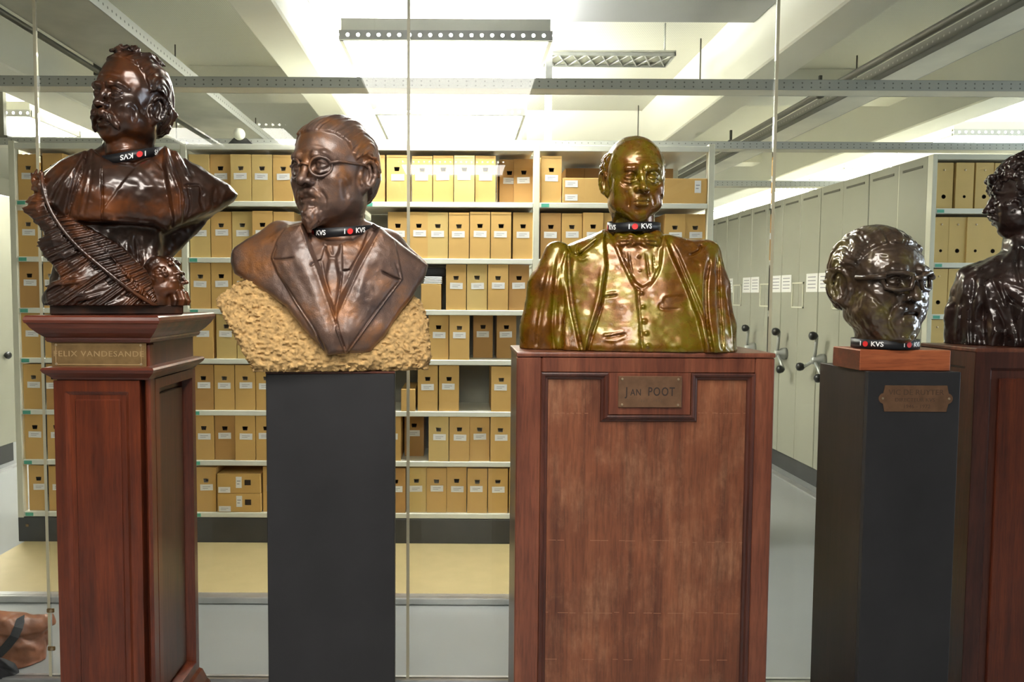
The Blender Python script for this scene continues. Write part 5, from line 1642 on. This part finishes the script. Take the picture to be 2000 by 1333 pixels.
# chest
che = [(64, 352), (78, 338), (112, 314), (150, 298), (180, 288), (198, 306), (220, 322), (265, 324), (295, 308), (322, 284), (345, 295), (400, 330), (450, 360), (469, 378), (462, 388), (430, 408), (390, 426), (350, 440), (325, 452), (300, 440), (205, 436), (130, 432), (95, 405), (70, 378)]
def fche1(px, py, X, Z, d):
    u = (px - 215) / np.where(px < 215, 150.0, 250.0)
    y = -0.175 + 0.10 * np.abs(u) ** 1.8 + 0.050 * smoothstep(380, 285, py) + 0.006 * smoothstep(380, 440, py)
    q = poly_sdf(px, py, [(172, 285), (150, 345), (128, 435), (60, 420), (60, 340)])              # left coat front
    y = y - 0.013 * smoothstep(2, -5, q)
    q = poly_sdf(px, py, [(322, 280), (318, 330), (330, 400), (338, 450), (480, 420), (480, 360)])    # right coat front
    y = y - 0.016 * smoothstep(2, -5, q)
    q = poly_sdf(px, py, [(322, 280), (340, 330), (358, 395), (352, 445), (338, 450), (326, 390), (316, 330)])  # its lapel
    y = y - 0.007 * smoothstep(1.5, -2, q)
    q = poly_sdf(px, py, [(200, 300), (199, 380), (199, 440), (150, 440), (172, 345), (186, 296)])    # waistcoat left part
    y = y - 0.004 * smoothstep(1.5, -1.5, q)
    q = poly_sdf(px, py, [(288, 305), (250, 350), (199, 420), (199, 445), (340, 445), (318, 340)])    # waistcoat right part
    y = y - 0.005 * smoothstep(1.5, -1.5, q)
    return y
F.relief(che, fche1, lambda px, py, X, Z, d: 0.10 + 0 * X, -0.09, kk=0.03)
F.chain([L1(98, 358, -0.02), L1(150, 334, 0.0), L1(205, 324, 0.03)], [0.034, 0.040, 0.05], k=0.02)
F.chain([L1(438, 374, 0.0), L1(380, 350, 0.01), L1(310, 325, 0.03)], [0.020, 0.040, 0.05], k=0.02)
F.chain([L1(248, 250, 0.02), L1(246, 335, 0.02)], [0.060, 0.066], k=0.03)
D = lambda p, w, a, y0=-0.26, y1=0.06: F.draw(p, w * (1.2 if a < 0 else 1), a * (0.6 if a < 0 else 0.95), y0, y1)
for pts, w, a in (
    ([(150, 320), (128, 350), (112, 385), (104, 405)], 3.5, -0.008), ([(164, 320), (150, 365), (136, 415)], 3.5, -0.009), ([(136, 330), (112, 362), (98, 392)], 3, 0.005),
    ([(172, 290), (158, 345), (140, 400), (130, 432)], 2, 0.006), ([(181, 290), (176, 350), (160, 430)], 3, 0.003),
    ([(340, 288), (352, 310), (362, 332), (372, 352)], 2.5, -0.008), ([(352, 300), (378, 346)], 2, 0.004),
    ([(322, 285), (334, 330), (350, 375), (352, 432)], 2.5, -0.007), ([(366, 360), (372, 400), (366, 425)], 2.2, 0.005),
    ([(358, 362), (385, 362), (392, 370), (390, 400)], 2.0, 0.005), ([(360, 368), (382, 370)], 2.2, -0.004),
    ([(398, 372), (394, 395), (398, 412)], 3, 0.004), ([(420, 366), (416, 390), (420, 404)], 3, 0.003), ([(330, 400), (338, 425), (334, 446)], 2, 0.005),
    ([(448, 362), (438, 380), (430, 404)], 3, -0.004), ([(198, 330), (200, 380), (199, 434)], 1.6, 0.004), ([(205, 430), (250, 434), (300, 438)], 2.5, -0.005),
    ([(170, 470), (190, 500), (212, 540)], 4, -0.006), ([(210, 470), (228, 510), (250, 560)], 4, -0.007), ([(245, 470), (258, 520), (276, 570)], 4, -0.006), ([(280, 460), (282, 520), (296, 575)], 4, -0.005),
    ([(190, 470), (208, 510), (232, 560)], 3, 0.005), ([(228, 470), (244, 520), (262, 560)], 3, 0.005), ([(264, 460), (272, 520), (288, 575)], 3, 0.005)):
    D(pts, w, a)
F.mottle(0.0035, 0.06)
F.mottle(0.0012, 0.014)
# palm branch lying across the front: midrib and two rows of barbs
rib = smooth_pts([(312, 601), (280, 584), (240, 556), (196, 520), (152, 482), (118, 442), (96, 404), (84, 366), (82, 338)], 6)
outL = smooth_pts([(300, 606), (255, 609), (200, 608), (150, 609), (100, 601), (88, 580), (96, 556), (118, 546), (104, 522), (86, 500), (72, 478), (84, 456), (66, 432), (46, 412), (48, 398), (58, 384), (64, 362), (70, 342)], 5)
outR = smooth_pts([(308, 592), (300, 560), (288, 530), (262, 505), (236, 480), (205, 462), (176, 446), (150, 432), (128, 414), (112, 390), (102, 364), (96, 344)], 5)
def on(path, t):
    x = t * (len(path) - 1); i = min(int(x), len(path) - 2); f = x - i
    return (path[i][0] * (1 - f) + path[i + 1][0] * f, path[i][1] * (1 - f) + path[i + 1][1] * f)
def dep(px, py):
    return -0.125 - 0.030 * float(smoothstep(420, 600, np.array(py))) + 0.05 * abs((px - 215) / 150.0) ** 2
rr = random.Random(9)
leaf = outL + outR[::-1]
def fleaf(px, py, X, Z, d):
    dd, t = seg_dist2d(px, py, rib)
    side = poly_sdf(px, py, outL + rib) < 0
    y = -0.125 - 0.030 * smoothstep(420, 600, py) + 0.05 * np.abs((px - 215) / 150.0) ** 2
    ph = np.where(side, t * 46 - dd * 0.030, t * 36 + dd * 0.055)
    w = np.minimum(1, dd / 6.0)
    y = y - 0.017 + 0.0042 * w * np.sin(2 * PI * ph) + np.where(side, 0.008, 0.004) * w * np.sin(2 * PI * (ph / 4.3) + 1.0)
    y = y + np.where(side, 0.0, 0.020 * smoothstep(10, 70, dd))
    return y
F.relief(leaf, fleaf, lambda px, py, X, Z, d: -0.06 + 0 * X, -0.135, kk=0.006, k=0.004)
for k in range(58):                                                    # free barb tips along the outer edge
    t = (k + 0.5) / 58
    a = on(rib, 0.02 + 0.97 * t)
    tuft = round(t * 12) / 12.0
    b = on(outL, min(1, 0.55 * t + 0.45 * tuft + 0.02))
    l = rr.uniform(0.92, 1.06)
    b = (a[0] + (b[0] - a[0]) * l, a[1] + (b[1] - a[1]) * l)
    m = (a[0] * 0.45 + b[0] * 0.55 + 5, a[1] * 0.45 + b[1] * 0.55 + 3)
    jt = rr.uniform(-0.004, 0.004)
    F.chain([L1(a[0] * 0.7 + m[0] * 0.3, a[1] * 0.7 + m[1] * 0.3, dep(*a) - 0.016), L1(m[0], m[1], dep(*m) - 0.017 + jt), L1(b[0], b[1], dep(*b) - 0.008 + jt)], [0.0034, 0.0052, 0.0026], k=0.003)
for k in range(len(rib) - 1):
    F.cap(L1(*rib[k], dep(*rib[k]) - 0.030), L1(*rib[k + 1], dep(*rib[k + 1]) - 0.030), 0.0052, 0.0050, k=0.002)
F.chain([L1(105, 585, -0.10), L1(150, 592, -0.11), L1(200, 598, -0.10)], [0.030, 0.026, 0.016], k=0.01)
for k in range(10):                                                    # curled tuft at the tip of the branch
    a0 = (82 + rr.uniform(-4, 6), 362 - 3 * k * 0.6)
    F.chain([L1(a0[0], a0[1] + 14, -0.075), L1(a0[0] - 10 - rr.uniform(0, 6), a0[1] + 4, -0.075), L1(a0[0] - 14 + rr.uniform(-6, 10), a0[1] - 14, -0.065)], [0.006, 0.006, 0.003], k=0.002)
F.D = np.maximum(F.D, BZ - 0.002 - F.ax[2][None, None, :])
body1 = F.mesh('body')
T1 = headframe(fr1, 255, 202, -46, 1, 2, 1.07)
F = head_field(fr1, T1, 0.0019)
head(F, T1, jaw=1.05, fat=1.08, brow=1.15, nose=1.08, nosew=0.92, lips=0.7, chin=1.1, cran=(0.080, 0.100, 0.092), ears=False, cz=0.044, fold=1.0, lid=0.002, mdz=-0.011)
for s in (-1, 1):
    ear(F, T1, s, -0.013, 1.14)
F.chain([to_local(T1, (0, 0.02, -0.06)), L1(250, 300, 0.02)], [0.060, 0.066], k=0.03)
F.chain([to_local(T1, (0, -0.03, -0.106)), L1(242, 296, -0.02)], [0.026, 0.046], k=0.03)      # throat
F.ell((0, 0.066, -0.012), (0.066, 0.052, 0.064), T1, k=0.02)
hm1 = hairmask([-0.12, -0.050, -0.034, -0.024, -0.012, -0.004, 0.022, 0.034, 0.046, 0.060, 0.12], [0.15, 0.102, 0.088, 0.060, 0.022, 0.028, 0.034, 0.020, -0.040, -0.075, -0.090], 0.004, 0.004)
F.swell(1.0, combed(hm1, (0, 0.02, 0.0), 0.0060, 0.0050, 13, 1.8, 0.9, 0.6), T1)
for k in range(34):                                                    # curly tuft over the forehead
    x, y = rr.uniform(-0.032, 0.026), rr.uniform(-0.048, -0.008)
    z = 0.138 - 3.0 * (y + 0.01) ** 2 - 3 * x * x + rr.uniform(-0.003, 0.006)
    a0 = rr.uniform(0, 6.28); r0 = rr.uniform(0.006, 0.012); th = rr.uniform(0.0036, 0.0052)
    F.chain([(x + r0 * math.cos(a0 + 0.8 * q), y + r0 * 0.8 * math.sin(a0 + 0.8 * q), z + 0.006 * math.sin(0.9 * q + a0)) for q in range(6)], [th * f for f in (0.9, 1, 1, 0.9, 0.7, 0.4)], T1, k=0.0015)
for k in range(12):                                                    # locks swept back from the tuft
    x, y = rr.uniform(-0.05, 0.05), rr.uniform(-0.02, 0.02)
    F.chain([(x, y, 0.130 - 3 * x * x), (x * 1.1, y + 0.025, 0.134 - 3 * x * x + rr.uniform(-0.002, 0.004)), (x * 1.15, y + 0.055, 0.122 - 3 * x * x)], [0.004, 0.0065, 0.003], T1, k=0.003)
for k in range(15):                                                    # curls at the nape
    y, z = rr.uniform(0.055, 0.092), rr.uniform(-0.062, 0.02)
    x = rr.choice((-1, 1)) * rr.uniform(0.03, 0.062)
    F.chain([(x, y, z), (x * 1.08, y + 0.012, z - 0.010), (x * 1.1, y + 0.010, z - 0.024)], [0.010, 0.009, 0.004], T1, k=0.003)
for s in (-1, 1):                                                      # moustache
    F.chain([(0, -0.103, -0.047), (s * 0.013, -0.104, -0.050), (s * 0.027, -0.096, -0.060), (s * 0.039, -0.084, -0.080), (s * 0.043, -0.078, -0.092)], [0.0085, 0.0115, 0.0105, 0.007, 0.002], T1, k=0.005)
    for q in range(7):
        x = s * (0.004 + 0.006 * q)
        F.chain([(x, -0.114 + 0.0005 * q * q, -0.043 - 0.0025 * q), (x + s * 0.007, -0.109 + 0.0006 * q * q, -0.062 - 0.005 * q)], [0.0013, 0.0013], T1, k=0.002, op='s')
    F.chain([(s * 0.006, -0.088, 0.026), (s * 0.024, -0.093, 0.031), (s * 0.046, -0.078, 0.026)], [0.004, 0.006, 0.004], T1, k=0.004)   # bushy brows
for pts, w, a in (([(185, 140), (205, 135), (235, 142)], 2.5, 0.0016), ([(190, 150), (212, 146), (238, 152)], 2.0, 0.0014), ([(204, 160), (206, 172)], 2, 0.003), ([(250, 205), (262, 215), (262, 240)], 5, 0.003)):
    F.draw(pts, w, a, -0.3, 0.02)
F.mottle(0.0018, 0.022)
head1 = F.mesh('head')
# small mask at the foot of the bust
TM = headframe(fr1, 325, 545, 72, 2, 6, 0.50, -0.10)
F = head_field(fr1, TM, 0.0014)
head(F, TM, jaw=0.95, brow=1.3, nose=1.25, fat=1.0, lips=1.1, ears=False, eyes=True, cran=(0.074, 0.085, 0.085))
def curls(F, T, c, r, n, rad, seed, skip, thick=0.0075):
    rr = random.Random(seed)
    for k in range(n):
        th, ph = rr.uniform(0, 2 * PI), math.acos(rr.uniform(-0.6, 1.0))
        nn = np.array([math.sin(ph) * math.cos(th), math.sin(ph) * math.sin(th), math.cos(ph)])
        if skip(nn): continue
        cc = np.array(c) + nn * np.array(r)
        t1 = np.cross(nn, (0.3, 0.2, 1.0)); t1 /= np.linalg.norm(t1); t2 = np.cross(nn, t1)
        a0 = rr.uniform(0, 6.28); rd = rr.uniform(*rad)
        pts = [cc + rd * (math.cos(a0 + q * 1.05) * t1 + math.sin(a0 + q * 1.05) * t2) * (1 - 0.09 * q) + nn * (0.001 + 0.0022 * q) for q in range(6)]
        F.chain(pts, [thick * f for f in (1.0, 0.96, 0.88, 0.78, 0.64, 0.4)], T, k=0.002)
curls(F, TM, (0, 0.012, 0.034), (0.080, 0.096, 0.086), 70, (0.012, 0.020), 4, lambda n: n[1] < -0.55 and n[2] < 0.5, 0.011)
for k in range(26):
    x, y = rr.uniform(-0.05, 0.05), rr.uniform(-0.105, 0.0)
    F.chain([(x, y, -0.085), (x * 1.1, y - 0.014, -0.130), (x, y, -0.180)], [0.016, 0.014, 0.008], TM, k=0.004)
F.chain([(0, 0.04, 0.06), (0, 0.06, -0.15)], [0.075, 0.08], TM, k=0.03)
F.D = np.maximum(F.D, BZ - 0.002 - F.ax[2][None, None, :])
mask1 = F.mesh('mask')
fg = obj('figure', join_mesh('figure', [body1, head1]), M['bronze_brown'], b1)
obj('small_mask', join_mesh('small_mask', [mask1]), M['bronze_brown'], b1)
lanyard(fr1, L1(250, 303, 0.005), 0.098, 0.118, 0.20, 0.20, 0.027, [8, 62], 'black lanyard with red spot, upside down, round the neck of the mustached bust', True, wave=0.004)

# ======================================================= bearded head with heavy spectacles (fourth)
fr4 = Frame(1715, 2.43, FLOOR_Z + H4 + BLK_H + 0.001)
b4 = tag(empty('bronze_bust'), 'dark green brown bronze head with heavy spectacles on a wooden block', 'bust')
place(b4, fr4)
T4 = headframe(fr4, 1717, 551, 40, -4, 0, 1.39)
F = head_field(fr4, T4, 0.0023, lo=(-0.13, -0.16, -0.17))
head(F, T4, jaw=1.12, fat=1.2, brow=1.2, nose=1.12, nosew=1.15, lips=0.9, chin=1.25, cran=(0.084, 0.096, 0.088), ears=False, cz=0.030, fold=1.5)
for s in (-1, 1):
    ear(F, T4, s, -0.006, 1.25)
F.chain([to_local(T4, (0, 0.0, -0.06)), to_local(T4, (0.008, -0.026, -0.17))], [0.064, 0.082], k=0.03)
F.ell((0, -0.050, -0.100), (0.046, 0.040, 0.028), T4, k=0.03)
F.ell((0, 0.058, -0.012), (0.068, 0.052, 0.066), T4, k=0.02)
hm4 = hairmask([-0.12, -0.070, -0.050, -0.036, -0.026, -0.012, 0.022, 0.034, 0.046, 0.060, 0.12], [0.098, 0.088, 0.084, 0.066, 0.036, 0.026, 0.036, 0.020, -0.030, -0.065, -0.085], 0.006)
F.swell(1.0, combed(hm4, (0, 0.02, 0.0), 0.0045, 0.0055, 14, 2.2, 1.6, 1.0, 4.0), T4)
F.chain([(0, -0.083, -0.086), (0, -0.084, -0.104)], [0.022, 0.020], T4, k=0.012)      # goatee
for s in (-1, 1):
    F.chain([(0, -0.0985, -0.047), (s * 0.020, -0.094, -0.052), (s * 0.034, -0.080, -0.078), (s * 0.030, -0.076, -0.100)], [0.006, 0.008, 0.006, 0.005], T4, k=0.007)
    for q in range(5):
        F.chain([(s * (0.044 + 0.003 * q), -0.070 + 0.010 * q, -0.022 - 0.006 * q), (s * (0.050 + 0.003 * q), -0.052 + 0.010 * q, -0.060 - 0.004 * q), (s * (0.046 + 0.002 * q), -0.040 + 0.008 * q, -0.095)], [0.002, 0.003, 0.002], T4, k=0.004, op='s')
for k in range(16):                                                    # goatee strands
    x = -0.020 + 0.040 * k / 15.0
    F.chain([(x * 0.9, -0.104 + 9 * x * x, -0.078), (x, -0.106 + 9 * x * x, -0.092), (x * 0.8, -0.100 + 9 * x * x, -0.112)], [0.0012, 0.0016, 0.001], T4, k=0.002, op='s')
F.chain([(-0.030, -0.086, -0.068), (-0.012, -0.098, -0.0605), (0.012, -0.098, -0.0605), (0.030, -0.086, -0.068)], [0.0022, 0.0028, 0.0028, 0.0022], T4, k=0.002, op='s')
for pts, w, a in (([(1715, 480), (1745, 476), (1780, 484)], 3, 0.002), ([(1712, 492), (1745, 488), (1785, 496)], 3, 0.002), ([(1720, 504), (1750, 500), (1788, 506)], 3, 0.002),
    ([(1690, 565), (1715, 590), (1738, 612)], 4, 0.004), ([(1745, 600), (1736, 630), (1750, 660)], 4, 0.004), ([(1680, 610), (1690, 640), (1710, 668)], 4, 0.003)):
    F.draw(pts, w, a, -0.4, 0.05)
F.mottle(0.0018, 0.026)
F.mottle(0.0013, 0.009)
F.cutz(0.0)
obj('figure', join_mesh('figure', [F.mesh('head')]), M['bronze_green'], b4)
gl = bmesh.new()
for s in (-1, 1):
    c = s * 0.034
    pts = [(c - 0.021, -0.112, 0.020), (c, -0.115, 0.0235), (c + 0.021, -0.112, 0.020), (c + 0.025, -0.108, 0.008), (c + 0.020, -0.110, -0.010), (c, -0.112, -0.0135), (c - 0.020, -0.110, -0.010), (c - 0.025, -0.108, 0.008)]
    pts = [(x, y + 9 * x * x, z + 0.002) for x, y, z in pts]
    loopz(T4, pts, 0.0048, gl, 8, True)
    a = to_local(T4, (s * 0.060, -0.082, 0.014)); 
    loopz(T4, [(s * 0.056, -0.086, 0.016), (s * 0.066, -0.076, 0.014), (s * 0.073, -0.060, 0.012), (s * 0.081, -0.028, 0.010)], 0.0062, gl)
loopz(T4, [(-0.012, -0.114, 0.014), (0, -0.117, 0.016), (0.012, -0.114, 0.014)], 0.0048, gl)
obj('spectacles', gl, M['bronze_green'], b4)
nk4 = to_local(T4, (0.008, -0.026, -0.17))
lanyard(fr4, (nk4[0], nk4[1], 0.0150), 0.092, 0.092, 0.0, 0.0, 0.027, [-24, 52], 'black lanyard with red spot lying round the foot of the bearded head')

# ======================================================= curly haired bust at the right edge (fifth)
fr5 = Frame(2005, 2.78, FLOOR_Z + H5 + 0.001)
b5 = tag(empty('bronze_bust'), 'blackish brown bronze bust with curly hair cut off by the right edge', 'bust')
place(b5, fr5)
L5 = fr5.loc
F = Field(fr5, (-0.33, -0.20, -0.01), (0.34, 0.19, 0.46), 0.0036)
out5 = [(1845, 700), (1846, 660), (1850, 615), (1860, 565), (1876, 532), (1896, 520), (1932, 502), (1962, 488), (1985, 470), (2030, 470), (2070, 495), (2130, 520), (2158, 560), (2165, 620), (2168, 700)]
def front5(px, py, X, Z, d):
    u = (px - 2010) / 170.0
    y = -0.14 * np.sqrt(np.clip(1 - np.clip(np.abs(u), 0, 1) ** 2.2, 0.03, 1)) + 0.06 * smoothstep(580, 480, py)
    y = y - 0.010 * np.sin(px * 0.13 + 0.02 * py) * smoothstep(560, 620, py) * smoothstep(1870, 1900, px)
    return y
F.relief(out5, front5, lambda px, py, X, Z, d: 0.12 + 0 * X, -0.05, kk=0.06)
F.chain([L5(1890, 540, -0.01), L5(1872, 610, -0.02), L5(1868, 705, -0.02)], [0.036, 0.040, 0.044], k=0.02)
F.chain([L5(2005, 430, 0.02), L5(2010, 510, 0.03)], [0.062, 0.082], k=0.03)
for pts, w, a in (([(1905, 540), (1900, 580), (1896, 640), (1898, 690)], 5, 0.008), ([(1885, 540), (1874, 600), (1866, 670)], 4, -0.004), ([(1880, 560), (1876, 620), (1878, 680)], 4, 0.004),
    ([(1960, 560), (1974, 585), (2000, 602)], 3.5, 0.008), ([(1962, 552), (1990, 560), (2010, 570)], 4, -0.004), ([(1925, 560), (1930, 600), (1945, 640)], 5, -0.006),
    ([(1945, 600), (1962, 640), (1960, 680)], 4, 0.007), ([(1920, 590), (1922, 640), (1930, 690)], 4, 0.007), ([(1975, 610), (1985, 650), (1990, 690)], 4, 0.006),
    ([(1935, 540), (1950, 570), (1960, 600)], 4, 0.005), ([(1905, 525), (1935, 515), (1975, 500)], 4, -0.003), ([(1990, 480), (1985, 520), (1995, 560)], 4, 0.006)):
    F.draw(pts, w, a, -0.25, 0.05)
F.mottle(0.006, 0.035)
F.mottle(0.0018, 0.014)
F.cutz(0.0)
body5 = F.mesh('body')
T5 = headframe(fr5, 2004, 386, -82, -8, 0, 1.08)
F = head_field(fr5, T5, 0.0023, hi=(0.13, 0.15, 0.19))
head(F, T5, jaw=0.95, fat=1.0, brow=1.1, nose=1.05, lips=1.15, chin=1.0, ears=False)
F.chain([to_local(T5, (0, 0.02, -0.06)), L5(2005, 480, 0.02)], [0.056, 0.062], k=0.03)
F.ell((0, 0.030, 0.040), (0.090, 0.102, 0.094), T5, k=0.02)
curls(F, T5, (0, 0.026, 0.036), (0.094, 0.108, 0.100), 260, (0.010, 0.018), 21, lambda n: n[1] < -0.62 and n[2] < 0.36, 0.0085)
curls(F, T5, (0, -0.018, -0.058), (0.066, 0.060, 0.058), 90, (0.008, 0.014), 33, lambda n: n[1] < -0.5 or n[2] > 0.6, 0.008)
for k in range(22):                                                    # locks falling over the forehead
    rx = random.Random(60 + k)
    x = rx.uniform(-0.06, 0.06); a0 = rx.uniform(0, 6)
    F.chain([(x + 0.010 * math.cos(a0 + q * 1.1), -0.082 - 0.010 * math.sin(a0 + q * 1.1), 0.076 - 0.010 * q) for q in range(5)], [0.011, 0.0095, 0.009, 0.007, 0.004], T5, k=0.002)
for s in (-1, 1):
    F.chain([(0, -0.102, -0.044), (s * 0.020, -0.096, -0.050), (s * 0.036, -0.082, -0.066)], [0.007, 0.008, 0.003], T5, k=0.005)
F.mottle(0.002, 0.02)
head5 = F.mesh('head')
obj('figure', join_mesh('figure', [body5, head5]), M['bronze_black'], b5)
lanyard(fr5, L5(2026, 488, 0.02), 0.090, 0.094, 0.02, -0.10, 0.020, [-34, 30], 'black lanyard with red spot round the neck of the curly haired bust')

# ---------------------------------------------------------------- leather bag on the floor behind the glass, bottom left
frb = Frame(40, 3.16, FLOOR_Z + 0.001)
F = Field(frb, (-0.36, -0.15, -0.005), (0.20, 0.16, 0.22), 0.0045)
bag = [(-110, 1216), (-40, 1208), (10, 1207), (60, 1213), (104, 1211), (108, 1226), (98, 1242), (96, 1290), (90, 1312), (70, 1330), (40, 1350), (-110, 1350)]
def fbag(px, py, X, Z, d):
    y = -0.05 - 0.05 * np.clip((py - 1210) / 110.0, 0, 1) + 0.02 * np.abs((px - 20) / 100.0)
    q = poly_sdf(px, py, [(-120, 1200), (112, 1200), (110, 1226), (84, 1240), (40, 1243), (-120, 1238)])
    y = y - 0.012 * smoothstep(2, -4, q)
    y = y + 0.008 * np.sin(px * 0.07 + py * 0.03) * np.sin(py * 0.06)
    return y
F.relief(bag, fbag, lambda px, py, X, Z, d: 0.10 - 0.05 * np.clip((1290 - py) / 90.0, 0, 1) + 0 * X, -0.06, kk=0.05)
for pts, w, a in (([(84, 1240), (92, 1232), (106, 1222)], 2.5, 0.008), ([(40, 1246), (60, 1252), (84, 1240)], 2.5, 0.006), ([(88, 1246), (92, 1270), (94, 1295)], 3, 0.006), ([(20, 1290), (50, 1296), (80, 1290)], 5, 0.005), ([(30, 1270), (50, 1262), (75, 1268)], 6, -0.006)):
    F.draw(pts, w, a, -0.2, 0.1)
F.mottle(0.008, 0.06)
F.mottle(0.002, 0.02)
F.cutz(0.0)
sb = tag(empty('leather_bag'), 'tan leather shoulder bag with black strap lying on the floor at the bottom left', 'bag')
place(sb, frb)
obj('body', join_mesh('body', [F.mesh('bag')]), M['leather'], sb)
sp = [F.at(px, py, 0.004) for px, py in ((40, 1213), (36, 1226), (28, 1244), (14, 1262), (0, 1276), (-14, 1288), (-40, 1300))]
sp = [frb.loc(42, 1208, -0.01)] + sp
bm = bmesh.new()
prev = None
for i, p in enumerate(sp):
    p = Vector(p)
    d = (Vector(sp[min(i + 1, len(sp) - 1)]) - Vector(sp[max(i - 1, 0)])).normalized()
    side = d.cross(Vector((0, -1, 0))).normalized() * 0.017
    up = Vector((0, -0.004, 0))
    row = [bm.verts.new(p + v) for v in (-side, -side + up, side + up, side)]
    if prev:
        for k in range(4):
            bm.faces.new((prev[k], row[k], row[(k + 1) % 4], prev[(k + 1) % 4]))
    prev = row
obj('strap', bm, M['cloth_black'], sb)
frp = Frame(20, 3.05, FLOOR_Z + 0.001)
F = Field(frp, (-0.25, -0.10, -0.005), (0.12, 0.09, 0.12), 0.004)
F.relief([(-90, 1288), (-20, 1287), (10, 1293), (30, 1302), (38, 1316), (42, 1352), (-90, 1352)], lambda px, py, X, Z, d: -0.03 - 0.025 * np.clip((py - 1290) / 50.0, 0, 1) + 0.004 * np.sin(px * 0.12), lambda px, py, X, Z, d: 0.015 + 0 * X, -0.04, kk=0.03)
F.draw([(-60, 1304), (0, 1306), (34, 1318)], 2.5, 0.004, -0.2, 0.1)
F.cutz(0.0)
pp = tag(empty('black_pouch'), 'black cloth pouch lying against the leather bag in the bottom left corner', 'pouch')
place(pp, frp)
obj('body', join_mesh('body', [F.mesh('pouch')]), M['cloth_black'], pp)
